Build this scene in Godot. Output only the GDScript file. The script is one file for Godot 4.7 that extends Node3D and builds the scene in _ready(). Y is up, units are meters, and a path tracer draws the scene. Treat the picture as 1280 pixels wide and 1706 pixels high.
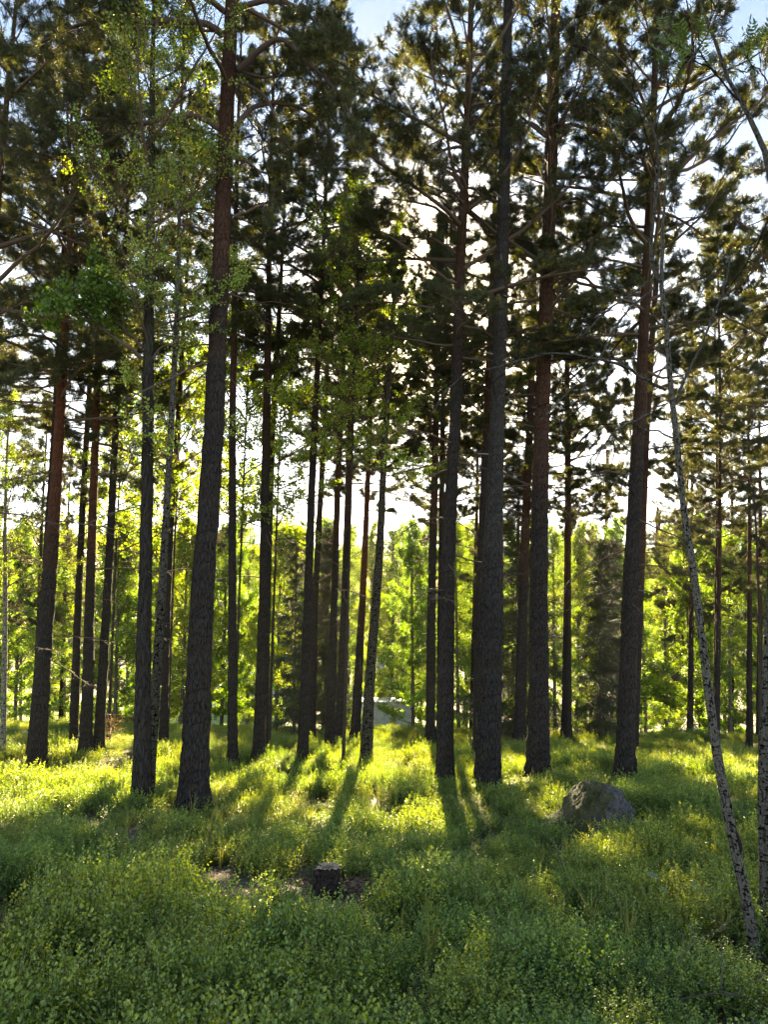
extends Node3D
# A pine wood on a bilberry slope against the evening sun. Metres, y up, the camera stands at the origin and looks along -z.

const FOCAL := 1283.0          # focal length in pixels of the 1280 x 1706 photograph
var eye_basis: Basis
var sun_towards: Vector3
var rng := RandomNumberGenerator.new()
var undulation := FastNoiseLite.new()
var patches := FastNoiseLite.new()
var rough := FastNoiseLite.new()
var taken := {}
var M := {}
var pine_limbs := []
var leaf_limbs := []
var birch_limbs := []
var spruce_limbs := []
var dead_limbs := []
var tuft: ArrayMesh
var spruce_tuft: ArrayMesh
var spray: ArrayMesh
var birch_spray: ArrayMesh
var rowan_spray: ArrayMesh
var keep_clear := []           # [x, z, radius, how much shorter the bilberry is there]

# ------------------------------------------------------------------ mesh building

class Shape:
	var v := PackedVector3Array()
	var n := PackedVector3Array()
	var uv := PackedVector2Array()
	var c := PackedColorArray()
	var i := PackedInt32Array()
	var smooth := true

	func vert(p: Vector3, normal: Vector3, t: Vector2, col: Color) -> int:
		v.append(p); n.append(normal); uv.append(t); c.append(col)
		return v.size() - 1

	func face(a: int, b: int, d: int) -> void:
		i.append(a); i.append(b); i.append(d)

	# a triangle whose front looks along out
	func tri(a: Vector3, b: Vector3, d: Vector3, out: Vector3, col: Color) -> void:
		var nn := (d - a).cross(b - a)
		if nn.dot(out) < 0.0:
			var s := b
			b = d; d = s
			nn = -nn
		nn = nn.normalized()
		var k := v.size()
		vert(a, nn, Vector2(a.x, a.y), col); vert(b, nn, Vector2(b.x, b.y), col); vert(d, nn, Vector2(d.x, d.y), col)
		face(k, k + 1, k + 2)

	func quad(a: Vector3, b: Vector3, d: Vector3, e: Vector3, out: Vector3, col: Color) -> void:
		tri(a, b, d, out, col); tri(a, d, e, out, col)

	func box(lo: Vector3, hi: Vector3, col: Color, t := Transform3D()) -> void:
		var p := []
		for k in 8:
			p.append(t * Vector3(hi.x if k & 1 else lo.x, hi.y if k & 2 else lo.y, hi.z if k & 4 else lo.z))
		var b := t.basis
		quad(p[0], p[2], p[6], p[4], -b.x, col); quad(p[1], p[3], p[7], p[5], b.x, col)
		quad(p[0], p[1], p[5], p[4], -b.y, col); quad(p[2], p[3], p[7], p[6], b.y, col)
		quad(p[0], p[1], p[3], p[2], -b.z, col); quad(p[4], p[5], p[7], p[6], b.z, col)

	func tube(pts: PackedVector3Array, radii: PackedFloat32Array, sides: int, col: Color, vscale := 1.0, urep := 1.0) -> void:
		var side := Vector3.RIGHT
		var first := v.size()
		var run := 0.0
		for k in pts.size():
			var d := (pts[mini(k + 1, pts.size() - 1)] - pts[maxi(k - 1, 0)]).normalized()
			if k == 0:
				side = d.cross(Vector3.UP if absf(d.y) < 0.9 else Vector3.FORWARD).normalized()
			else:
				side = (side - d * side.dot(d)).normalized()
				run += pts[k].distance_to(pts[k - 1])
			var other := d.cross(side)
			for j in sides + 1:
				var a := TAU * j / sides
				var o := side * cos(a) + other * sin(a)
				vert(pts[k] + o * radii[k], o, Vector2(urep * j / sides, run * vscale), col)
		for k in pts.size() - 1:
			for j in sides:
				var a := first + k * (sides + 1) + j
				var b := a + sides + 1
				face(a, b, a + 1); face(a + 1, b, b + 1)

	func mesh(flat := false) -> ArrayMesh:
		var a := []
		a.resize(Mesh.ARRAY_MAX)
		a[Mesh.ARRAY_VERTEX] = v
		if not flat:
			a[Mesh.ARRAY_NORMAL] = n
		a[Mesh.ARRAY_TEX_UV] = uv
		a[Mesh.ARRAY_COLOR] = c
		a[Mesh.ARRAY_INDEX] = i
		var m := ArrayMesh.new()
		m.add_surface_from_arrays(Mesh.PRIMITIVE_TRIANGLES, a)
		return m

func numbered(called: String) -> String:
	if not taken.has(called):
		taken[called] = 0
		return called
	taken[called] += 1
	return "%s_%03d" % [called, taken[called]]

func thing(called: String, label: String, category: String, at: Vector3, turn := 0.0, group := "") -> Node3D:
	var o := Node3D.new()
	o.name = numbered(called)
	add_child(o)
	o.position = at
	o.rotation.y = turn
	o.set_meta("label", label)
	o.set_meta("category", category)
	if group:
		o.set_meta("group", group)
	return o

func part(called: String, mesh: Mesh, mat: Material, parent: Node, t := Transform3D()) -> MeshInstance3D:
	var o := MeshInstance3D.new()
	o.name = called
	o.mesh = mesh
	o.material_override = mat
	o.transform = t
	parent.add_child(o, true)
	return o

func scatter(called: String, mesh: Mesh, mat: Material, where: Array, tint: Array, parent: Node) -> MultiMeshInstance3D:
	var mm := MultiMesh.new()
	mm.transform_format = MultiMesh.TRANSFORM_3D
	mm.use_colors = tint.size() > 0
	mm.mesh = mesh
	mm.instance_count = where.size()
	for k in where.size():
		mm.set_instance_transform(k, where[k])
		if tint.size() > 0:
			mm.set_instance_color(k, tint[k])
	var o := MultiMeshInstance3D.new()
	o.name = called
	o.multimesh = mm
	o.material_override = mat
	o.set_meta("kind", "stuff")
	parent.add_child(o, true)
	return o

# ------------------------------------------------------------------ lie of the land

func ground_y(x: float, z: float) -> float:
	var d := -z
	var y := -1.75
	if d > 0.0:
		y -= 0.096 * minf(d, 150.0)
	else:
		y -= 0.05 * d * 0.5
	y -= 0.06 * clampf(d - 37.0, 0.0, 45.0)
	y = maxf(y, -11.5) if d > 40.0 else y
	y += smoothstep(150.0, 620.0, d) * 46.0
	y += undulation.get_noise_2d(x, z) * 0.42 * smoothstep(0.0, 10.0, absf(d) + 3.0) * (1.0 + smoothstep(150.0, 500.0, d) * 26.0)
	y += smoothstep(60.0, 300.0, absf(x)) * 9.0
	return y

func ray(px: float, py: float) -> Vector3:
	return eye_basis * Vector3((px - 640.0) / FOCAL, -(py - 853.0) / FOCAL, -1.0)

func on_ground(px: float, py: float, lift := 0.0) -> Vector3:
	var r := ray(px, py)
	var t := 1.5
	for k in 4000:
		var p := r * t
		if p.y < ground_y(p.x, p.z) + lift:
			return Vector3(p.x, ground_y(p.x, p.z), p.z)
		t += 0.03 + t * 0.001
	return r * t

func at_depth(px: float, py: float, z: float) -> Vector3:      # where the line of sight meets the upright plane of a tree
	var r := ray(px, py)
	return r * (z / r.z)

func at_ground_depth(px: float, d: float) -> Vector3:
	var r := ray(px, 1150.0)
	var p := r * (-d / r.z)
	return Vector3(p.x, ground_y(p.x, -d), -d)

# ------------------------------------------------------------------ materials

func bark_image(seed_: int, w: int, h: int, around: float, tall: float, deep: float) -> Array:
	# plates between fissures, laid round a cylinder so that the sides meet; returns [albedo, height]
	var cell := FastNoiseLite.new()
	cell.seed = seed_
	cell.noise_type = FastNoiseLite.TYPE_CELLULAR
	cell.cellular_return_type = FastNoiseLite.RETURN_DISTANCE2_SUB
	cell.frequency = 1.0
	cell.cellular_jitter = 1.0
	cell.domain_warp_enabled = true
	cell.domain_warp_amplitude = 0.45
	cell.domain_warp_frequency = 0.9
	var fine := FastNoiseLite.new()
	fine.seed = seed_ + 7
	fine.frequency = 1.0
	fine.fractal_octaves = 4
	var al := Image.create(w, h, false, Image.FORMAT_RGB8)
	var he := Image.create(w, h, false, Image.FORMAT_RGB8)
	for y in h:
		var t := float(y) / h
		for x in w:
			var a := TAU * x / w
			var p := Vector3(cos(a) * around, t * tall, sin(a) * around)
			var plate := clampf((cell.get_noise_3dv(p) + 1.0) * 0.5 * 2.2, 0.0, 1.0)
			if t > 0.86:
				var q := Vector3(p.x, (t - 1.0) * tall, p.z)
				plate = lerpf(plate, clampf((cell.get_noise_3dv(q) + 1.0) * 0.5 * 2.2, 0.0, 1.0), (t - 0.86) / 0.14)
			var f := fine.get_noise_3dv(Vector3(p.x * 2.4, p.y * 1.3, p.z * 2.4))
			var ridge := smoothstep(0.03, 0.42, plate)
			var g := clampf(0.50 + f * 0.22 + (smoothstep(0.0, 0.22, plate) - 0.8) * 0.34 * deep, 0.05, 1.0)
			var warm := fine.get_noise_3dv(Vector3(p.x * 0.7 + 40.0, p.y * 0.5, p.z * 0.7)) * 0.12
			al.set_pixel(x, y, Color(g * (1.0 + warm), g, g * (1.0 - warm)))
			var hh := clampf(ridge * 0.75 + f * 0.25 + 0.1, 0.0, 1.0)
			he.set_pixel(x, y, Color(hh, hh, hh))
	return [al, he]

func birch_image(seed_: int, w: int, h: int) -> Array:
	var nz := FastNoiseLite.new()
	nz.seed = seed_
	nz.frequency = 1.0
	nz.fractal_octaves = 3
	var al := Image.create(w, h, false, Image.FORMAT_RGB8)
	var he := Image.create(w, h, false, Image.FORMAT_RGB8)
	for y in h:
		var t := float(y) / h
		for x in w:
			var a := TAU * x / w
			var p := Vector3(cos(a), t * 12.0, sin(a))
			var line := nz.get_noise_3dv(Vector3(p.x * 1.1, p.y * 5.0, p.z * 1.1))
			var blot := nz.get_noise_3dv(Vector3(p.x * 1.3 + 9.0, p.y * 0.9, p.z * 1.3))
			var fine := nz.get_noise_3dv(p * Vector3(6, 9, 6))
			var g := 0.56 + fine * 0.16 + blot * 0.22
			g -= smoothstep(0.12, 0.32, line) * 0.36
			g -= smoothstep(0.10, 0.4, blot) * 0.34
			g = clampf(g, 0.05, 0.85)
			al.set_pixel(x, y, Color(g * 1.0, g * 0.985, g * 0.93))
			var hh := clampf(0.6 - smoothstep(0.16, 0.34, line) * 0.4 + fine * 0.2, 0.0, 1.0)
			he.set_pixel(x, y, Color(hh, hh, hh))
	return [al, he]

func leafy(col: Color, back: Color, gloss: float) -> StandardMaterial3D:
	var m := StandardMaterial3D.new()
	m.vertex_color_use_as_albedo = true
	m.albedo_color = col
	m.roughness = gloss
	m.metallic_specular = 0.4
	m.backlight_enabled = true
	m.backlight = back
	m.cull_mode = BaseMaterial3D.CULL_DISABLED
	return m

func barky(images: Array, bump: float) -> StandardMaterial3D:
	var m := StandardMaterial3D.new()
	m.vertex_color_use_as_albedo = true
	m.albedo_texture = ImageTexture.create_from_image(images[0])
	m.heightmap_enabled = true
	m.heightmap_texture = ImageTexture.create_from_image(images[1])
	m.heightmap_scale = bump
	m.roughness = 0.95
	m.metallic_specular = 0.12
	return m

func plain(col: Color, rough_ := 0.85, seed_ := 1, grain := 6.0) -> StandardMaterial3D:
	var m := StandardMaterial3D.new()
	m.albedo_color = Color(col.r, col.g, col.b).linear_to_srgb()
	m.roughness = rough_
	m.metallic_specular = 0.35
	var t := NoiseTexture2D.new()
	var f := FastNoiseLite.new()
	f.seed = seed_
	f.frequency = 0.02
	f.fractal_octaves = 5
	t.noise = f
	t.width = 256
	t.height = 256
	t.seamless = true
	var ramp := Gradient.new()
	ramp.set_color(0, Color(0.72, 0.72, 0.72))
	ramp.set_color(1, Color(1, 1, 1))
	t.color_ramp = ramp
	m.albedo_texture = t
	m.uv1_triplanar = true
	m.uv1_scale = Vector3.ONE / grain
	return m

func make_materials() -> void:
	M.needles = leafy(Color.WHITE, Color(0.92, 0.82, 0.32), 0.5)
	M.spruce_needles = leafy(Color.WHITE, Color(0.22, 0.22, 0.10), 0.6)
	M.leaves = leafy(Color.WHITE, Color(1.0, 1.0, 0.26), 0.5)
	M.bilberry = leafy(Color.WHITE, Color(1.0, 0.95, 0.20), 0.42)
	M.pine_bark = barky(bark_image(11, 512, 1024, 5.2, 17.0, 1.15), 1.6)
	M.birch_bark = barky(birch_image(5, 256, 1024), 0.5)
	M.furrowed_bark = barky(bark_image(23, 256, 512, 3.2, 7.0, 1.1), 2.2)
	var lb := StandardMaterial3D.new()
	lb.vertex_color_use_as_albedo = true
	lb.roughness = 0.9
	lb.metallic_specular = 0.25
	M.limb_bark = lb
	var snag: Array = bark_image(41, 256, 512, 5.0, 3.0, 0.8)
	M.snag_wood = barky(snag, 0.9)

# ------------------------------------------------------------------ small foliage meshes

func make_tuft(seed_: int, shoots: int, needles: int, reach: float, needle: float, spread: float, col: Color, thick := 0.042) -> ArrayMesh:
	var r := RandomNumberGenerator.new()
	r.seed = seed_
	var s := Shape.new()
	for q in shoots:
		var axis := Vector3.UP
		var from := Vector3.ZERO
		if q > 0:
			axis = Vector3(r.randf_range(-1, 1), r.randf_range(0.0, 1.0), r.randf_range(-1, 1)).normalized()
			from = Vector3(0, reach * r.randf_range(0.0, 0.7), 0)
		var b := facing(axis, r)
		var long := reach * (1.0 if q == 0 else r.randf_range(0.6, 1.0))
		s.tube(PackedVector3Array([from, from + axis * long]), PackedFloat32Array([0.004, 0.002]), 3, Color(0.10, 0.07, 0.045))
		for k in needles:
			var t := pow(r.randf(), 0.75)
			var a := r.randf() * TAU
			var out := b.x * cos(a) + b.z * sin(a)
			var sp := spread * r.randf_range(0.6, 1.25) * (1.1 - 0.5 * t)
			var d := (axis * cos(sp) + out * sin(sp)).normalized()
			var p := from + axis * t * long
			var wide := d.cross(Vector3(r.randf() - 0.5, r.randf() - 0.5, r.randf() - 0.5)).normalized() * needle * thick
			var f := r.randf_range(0.75, 1.25)
			s.tri(p - wide, p + wide, p + d * needle * r.randf_range(0.8, 1.15), Vector3.UP, Color(col.r * f, col.g * f, col.b * f))
	return s.mesh(true)

func leaf(s: Shape, p: Vector3, along: Vector3, up: Vector3, size: float, width: float, col: Color) -> void:
	along = along.normalized()
	var side := along.cross(up).normalized()
	up = side.cross(along).normalized()
	var w := size * width
	var mid := p + along * size * 0.5 - up * size * 0.05
	var l1 := p + along * size * 0.28 + side * w * 0.9 + up * size * 0.06
	var l2 := p + along * size * 0.64 + side * w * 0.82 + up * size * 0.03
	var r1 := p + along * size * 0.28 - side * w * 0.9 + up * size * 0.06
	var r2 := p + along * size * 0.64 - side * w * 0.82 + up * size * 0.03
	var tip := p + along * size - up * size * 0.07
	s.tri(p, l1, mid, up, col); s.tri(l1, l2, mid, up, col); s.tri(l2, tip, mid, up, col)
	s.tri(p, r1, mid, up, col); s.tri(r1, r2, mid, up, col); s.tri(r2, tip, mid, up, col)

func make_spray(seed_: int, count: int, length: float, size: float, width: float, col: Color) -> ArrayMesh:
	var r := RandomNumberGenerator.new()
	r.seed = seed_
	var s := Shape.new()
	s.tube(PackedVector3Array([Vector3.ZERO, Vector3(0.01, length * 0.5, 0.0), Vector3(0, length, 0.02)]), PackedFloat32Array([0.005, 0.004, 0.002]), 3, Color(0.10, 0.075, 0.045))
	for k in count:
		var t := (k + 0.6) / count
		var a := k * 2.4 + r.randf_range(-0.5, 0.5)
		var out := Vector3(cos(a), r.randf_range(0.0, 0.9), sin(a)).normalized()
		var up := Vector3(r.randf_range(-0.7, 0.7), r.randf_range(-0.7, 0.7), 1.0 if r.randf() < 0.75 else -0.4).normalized()
		var f := r.randf_range(0.75, 1.25)
		leaf(s, Vector3(0, t * length, 0) + out * size * 0.25, out, up, size * r.randf_range(0.7, 1.15), width, Color(col.r * f * r.randf_range(0.9, 1.15), col.g * f, col.b * f))
	return s.mesh(true)

func make_rowan(seed_: int) -> ArrayMesh:
	var r := RandomNumberGenerator.new()
	r.seed = seed_
	var s := Shape.new()
	s.tube(PackedVector3Array([Vector3.ZERO, Vector3(0, 0.1, 0.0), Vector3(0, 0.2, 0.02)]), PackedFloat32Array([0.002, 0.0016, 0.001]), 3, Color(0.10, 0.09, 0.04))
	for k in 6:
		for side in [-1.0, 1.0]:
			leaf(s, Vector3(0, 0.05 + k * 0.025, 0), Vector3(side, 0.45, r.randf_range(-0.2, 0.2)), Vector3(0, 0, 1), 0.055, 0.16, Color(0.1, 0.16, 0.05))
	leaf(s, Vector3(0, 0.2, 0.02), Vector3.UP, Vector3(0, 0, 1), 0.055, 0.16, Color(0.1, 0.16, 0.05))
	return s.mesh(true)

func make_bilberry(seed_: int, leaves: int, size: float, lift := 1.0) -> ArrayMesh:
	var r := RandomNumberGenerator.new()
	r.seed = seed_
	var s := Shape.new()
	var stems := 5
	var per := leaves / (stems * 4)
	for k in stems:
		var a := TAU * k / stems + r.randf_range(-0.5, 0.5)
		var lean := r.randf_range(0.1, 0.5)
		var high := r.randf_range(0.22, 0.36) * lift
		var base := Vector3(cos(a), 0, sin(a)) * r.randf_range(0.01, 0.07) + Vector3(0, -0.05, 0)
		var top := base + Vector3(cos(a) * lean * high, high + 0.05, sin(a) * lean * high)
		var mid := base.lerp(top, 0.5) + Vector3(r.randf_range(-0.02, 0.02), 0.02, r.randf_range(-0.02, 0.02))
		s.tube(PackedVector3Array([base, mid, top]), PackedFloat32Array([0.0022, 0.0018, 0.001]), 3, Color(0.075, 0.085, 0.035))
		for b in 4:
			var t := 0.32 + 0.2 * b + r.randf_range(-0.05, 0.05)
			var from := base.lerp(mid, t * 2.0) if t < 0.5 else mid.lerp(top, minf(1.0, t * 2.0 - 1.0))
			var ba := a + r.randf_range(-1.9, 1.9)
			var d := Vector3(cos(ba) * 0.75, r.randf_range(0.55, 1.1), sin(ba) * 0.75).normalized()
			if b == 3:
				d = (top - mid).normalized()
			var long := r.randf_range(0.07, 0.13)
			s.tube(PackedVector3Array([from, from + d * long]), PackedFloat32Array([0.0014, 0.0008]), 3, Color(0.09, 0.11, 0.035))
			for q in per:
				var u := (q + 0.5) / per
				var la := q * 2.6 + r.randf_range(-0.6, 0.6)
				var side := d.cross(Vector3(cos(la), 0.3, sin(la))).normalized()
				var out := (side * 0.9 + d * 0.6 + Vector3(0, 0.15, 0)).normalized()
				var up := (Vector3(r.randf_range(-1.3, 1.3), 1.0, r.randf_range(-1.3, 1.3))).normalized()
				if absf(up.dot(out)) > 0.9:
					up = Vector3(1, 0.2, 0)
				var f := r.randf_range(0.72, 1.2)
				var young := u * u * 0.5
				leaf(s, from + d * long * u, out, up, size * r.randf_range(0.7, 1.2), 0.36, Color((0.20 + 0.12 * young) * f, (0.295 + 0.07 * young) * f, (0.085 - 0.02 * young) * f))
	return s.mesh(true)

# ------------------------------------------------------------------ limbs, each kind made a few times and then placed

func crooked(r: RandomNumberGenerator, from: Vector3, dir: Vector3, long: float, steps: int, wander: float, droop: float) -> PackedVector3Array:
	var pts := PackedVector3Array([from])
	var d := dir.normalized()
	for k in steps:
		d = (d + Vector3(r.randf_range(-1, 1), r.randf_range(-0.8, 0.8), r.randf_range(-1, 1)) * wander + Vector3(0, droop, 0)).normalized()
		pts.append(pts[k] + d * long / steps)
	return pts

func tapered(count: int, a: float, b: float) -> PackedFloat32Array:
	var out := PackedFloat32Array()
	for k in count:
		out.append(lerpf(a, b, float(k) / maxf(count - 1, 1)))
	return out

func along(pts: PackedVector3Array, t: float) -> Vector3:
	var f := t * (pts.size() - 1)
	var k := mini(int(f), pts.size() - 2)
	return pts[k].lerp(pts[k + 1], f - k)

func facing(y: Vector3, r: RandomNumberGenerator) -> Basis:      # a basis whose y runs along y, turned anyhow about it
	y = y.normalized()
	var x := y.cross(Vector3(r.randf() - 0.5, r.randf() - 0.5, r.randf() - 0.5)).normalized()
	return Basis(x, y, x.cross(y))

# twigs and foliage on a limb; adds to s and to spots
func dress(s: Shape, spots: Array, pts: PackedVector3Array, r: RandomNumberGenerator, style: Dictionary, radius: float) -> void:
	var n: int = style.side
	for k in n:
		var t: float = lerpf(style.from, 1.0, (k + r.randf() * 0.8) / n)
		var p := along(pts, t)
		var ahead := (along(pts, minf(1.0, t + 0.06)) - along(pts, maxf(0.0, t - 0.06))).normalized()
		var out := ahead.rotated(Vector3.UP, (1.0 if k % 2 else -1.0) * r.randf_range(0.5, 1.15))
		out = (out + Vector3(0, r.randf_range(style.rise - 0.25, style.rise + 0.3), 0)).normalized()
		var long: float = style.long * r.randf_range(0.55, 1.15) * (1.15 - 0.65 * t)
		var sub := crooked(r, p, out, long, 3, 0.22, style.droop)
		s.tube(sub, tapered(4, radius * 0.35 * (1.15 - t * 0.7), 0.004), 3, style.get("wood", Color(0.08, 0.062, 0.048)), 1.0)
		if style.tufts == 0:
			for j in 2:
				var q0 := along(sub, r.randf_range(0.3, 0.9))
				s.tube(crooked(r, q0, out + Vector3(r.randf_range(-1, 1), r.randf_range(-1, 0.6), r.randf_range(-1, 1)), long * 0.4, 2, 0.3, 0.0), tapered(3, 0.005, 0.002), 3, Color(0.10, 0.085, 0.07), 1.0)
			continue
		var m: int = style.twigs
		for j in m:
			var u: float = lerpf(style.get("bald", 0.0), 1.0, (j + 1.0) / m)
			var q := along(sub, u)
			var td := (out.rotated(Vector3.UP, (1.0 if j % 2 else -1.0) * r.randf_range(0.3, 1.0)) + Vector3(0, r.randf_range(style.rise - 0.2, style.rise + 0.45), 0)).normalized()
			var tl: float = style.twig * r.randf_range(0.6, 1.2)
			s.tube(PackedVector3Array([q, q + td * tl]), PackedFloat32Array([0.006, 0.003]), 3, style.get("wood", Color(0.09, 0.07, 0.05)), 1.0)
			for w in style.tufts:
				var at: Vector3 = q + td * tl * (0.25 + 0.75 * (w + 1.0) / style.tufts)
				var d := (td * 0.8 + Vector3(r.randf_range(-0.8, 0.8), r.randf_range(style.tuft_low, 0.9), r.randf_range(-0.8, 0.8))).normalized()
				spots.append(Transform3D(facing(d, r).scaled(Vector3.ONE * r.randf_range(0.75, 1.25)), at))

func make_limb(seed_: int, style: Dictionary) -> Dictionary:
	var r := RandomNumberGenerator.new()
	r.seed = seed_
	var s := Shape.new()
	var spots := []
	var pts := crooked(r, Vector3.ZERO, Vector3(1, style.pitch, 0), style.reach, 7, style.wander, style.bend)
	s.tube(pts, tapered(8, style.radius, 0.010), 5, style.get("wood", Color(0.085, 0.064, 0.05)), 1.0)
	dress(s, spots, pts, r, style, style.radius)
	return {"mesh": s.mesh(), "spots": spots, "reach": style.reach}

func make_library() -> void:
	tuft = make_tuft(3, 5, 28, 0.11, 0.058, 1.0, Color(0.072, 0.096, 0.046))
	spruce_tuft = make_tuft(4, 1, 60, 0.28, 0.03, 1.1, Color(0.030, 0.060, 0.024), 0.11)
	spray = make_spray(8, 10, 0.24, 0.075, 0.42, Color(0.22, 0.31, 0.055))
	birch_spray = make_spray(9, 12, 0.26, 0.042, 0.42, Color(0.22, 0.30, 0.075))
	rowan_spray = make_rowan(10)
	var pine := {"reach": 3.0, "radius": 0.045, "pitch": 0.25, "wander": 0.24, "bend": 0.0, "side": 10, "from": 0.30, "long": 1.1, "rise": 0.16, "droop": 0.03, "bald": 0.45, "twigs": 5, "twig": 0.17, "tufts": 5, "tuft_low": -0.1}
	var leafs := {"reach": 2.2, "radius": 0.028, "pitch": 0.35, "wander": 0.15, "bend": 0.0, "side": 12, "from": 0.18, "long": 0.8, "rise": 0.1, "droop": -0.02, "twigs": 4, "twig": 0.22, "tufts": 2, "tuft_low": -0.6}
	var birches := {"reach": 1.8, "radius": 0.016, "pitch": 0.6, "wander": 0.14, "bend": -0.06, "side": 10, "from": 0.2, "long": 0.6, "rise": -0.15, "droop": -0.12, "twigs": 4, "twig": 0.25, "tufts": 2, "tuft_low": -1.0}
	var spruces := {"wood": Color(0.03, 0.036, 0.018), "reach": 1.6, "radius": 0.02, "pitch": -0.12, "wander": 0.05, "bend": 0.0, "side": 14, "from": 0.08, "long": 0.55, "rise": -0.25, "droop": -0.08, "twigs": 4, "twig": 0.18, "tufts": 4, "tuft_low": -0.9}
	var bare := {"reach": 1.8, "radius": 0.020, "pitch": 0.05, "wander": 0.2, "bend": -0.02, "side": 6, "from": 0.35, "long": 0.5, "rise": 0.0, "droop": -0.03, "twigs": 0, "twig": 0.0, "tufts": 0, "tuft_low": 0.0}
	for k in 9:
		pine_limbs.append(make_limb(100 + k, pine))
	for k in 7:
		leaf_limbs.append(make_limb(200 + k, leafs))
	for k in 5:
		birch_limbs.append(make_limb(300 + k, birches))
		spruce_limbs.append(make_limb(400 + k, spruces))
		dead_limbs.append(make_limb(500 + k, bare))

# ------------------------------------------------------------------ trees

# path of a trunk: pixel points [x, y, width] of the photograph, set on the ground where the foot shows and in an upright plane from there
func trunk_path(pts: Array, height: float, lift := 0.16, depth := 0.0) -> Dictionary:
	var foot := on_ground(pts[0][0], pts[0][1], lift) if depth == 0.0 else at_ground_depth(pts[0][0], depth)
	var path := PackedVector3Array()
	var radii := PackedFloat32Array()
	for k in pts.size():
		var p := at_depth(pts[k][0], pts[k][1], foot.z)
		if k == 0:
			p = foot
		path.append(p - foot)
		radii.append(0.5 * pts[k][2] / FOCAL * -foot.z * 1.03)
	# down into the soil, and up to the tip along the last stretch, turning upright
	var last := path[path.size() - 1]
	var dir := (last - path[path.size() - 2]).normalized()
	if last.y < height - 0.5:
		var left := height - last.y
		for k in 4:
			var t := (k + 1) / 4.0
			var d := dir.lerp(Vector3.UP, t * 0.8).normalized()
			path.append(path[path.size() - 1] + d * left / 4.0)
			radii.append(lerpf(radii[pts.size() - 1], 0.02, t))
	path.insert(0, path[0] - (path[1] - path[0]).normalized() * 0.25)
	radii.insert(0, radii[0])
	return {"foot": foot, "path": path, "radii": radii}

func spot_on(tp: Dictionary, h: float) -> Array:               # [place on the trunk's axis at height h, radius]
	var p: PackedVector3Array = tp.path
	for k in p.size() - 1:
		if p[k + 1].y >= h:
			var t: float = clampf((h - p[k].y) / maxf(p[k + 1].y - p[k].y, 0.01), 0.0, 1.0)
			return [p[k].lerp(p[k + 1], t), lerpf(tp.radii[k], tp.radii[k + 1], t)]
	return [p[p.size() - 1], tp.radii[tp.radii.size() - 1]]

func trunk_mesh(tp: Dictionary, sides: int, seed_: int, low: Color, high: Color, turn_at: float, bumps: float, flare: float, vper: float) -> ArrayMesh:
	var s := Shape.new()
	var top: float = tp.path[tp.path.size() - 1].y
	var h := -0.25
	var rings := 0
	var nz := rough
	var first_h := h
	while true:
		var a := spot_on(tp, h)
		var c: Vector3 = a[0]
		if h < 0.0:
			c = tp.path[0].lerp(tp.path[1], clampf((h + 0.25) / 0.25, 0, 1))
		var rad: float = a[1]
		rad *= 1.0 + flare * exp(-maxf(h, 0.0) / 0.3)
		var k: float = smoothstep(turn_at - 1.6, turn_at + 1.8, h + nz.get_noise_2d(seed_ * 3.0, h * 0.7) * 1.2)
		var col := low.lerp(high, k)
		var amp := bumps * (1.0 - 0.7 * k)
		for j in sides + 1:
			var an := TAU * (j % sides) / sides
			var o := Vector3(cos(an), 0, sin(an))
			var e := nz.get_noise_3d(o.x * 2.6 + seed_ * 17.0, h * 1.6, o.z * 2.6) * 0.11 + nz.get_noise_3d(o.x * 8.0 + seed_, h * 5.0, o.z * 8.0) * amp
			e += flare * 0.55 * exp(-maxf(h, 0.0) / 0.2) * cos(an * 5.0 + seed_)
			s.vert(c + o * rad * (1.0 + e), o, Vector2(float(j) / sides, h / vper), col)
		rings += 1
		if h >= top:
			break
		h += 0.09 if h < 2.5 else (0.16 if h < 7.0 else 0.45)
		h = minf(h, top)
	for k in rings - 1:
		for j in sides:
			var a := k * (sides + 1) + j
			var b := a + sides + 1
			s.face(a, a + 1, b); s.face(a + 1, b + 1, b)
	# normals from the bumped shape
	for k in range(1, rings - 1):
		for j in sides + 1:
			var at := k * (sides + 1) + j
			var right := k * (sides + 1) + (j + 1 if j < sides else 1)
			var left := k * (sides + 1) + (j - 1 if j > 0 else sides - 1)
			var nn := (s.v[at + sides + 1] - s.v[at - sides - 1]).cross(s.v[right] - s.v[left]).normalized()
			s.n[at] = nn if nn.dot(s.n[at]) > 0.0 else -nn
	return s.mesh()

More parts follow.
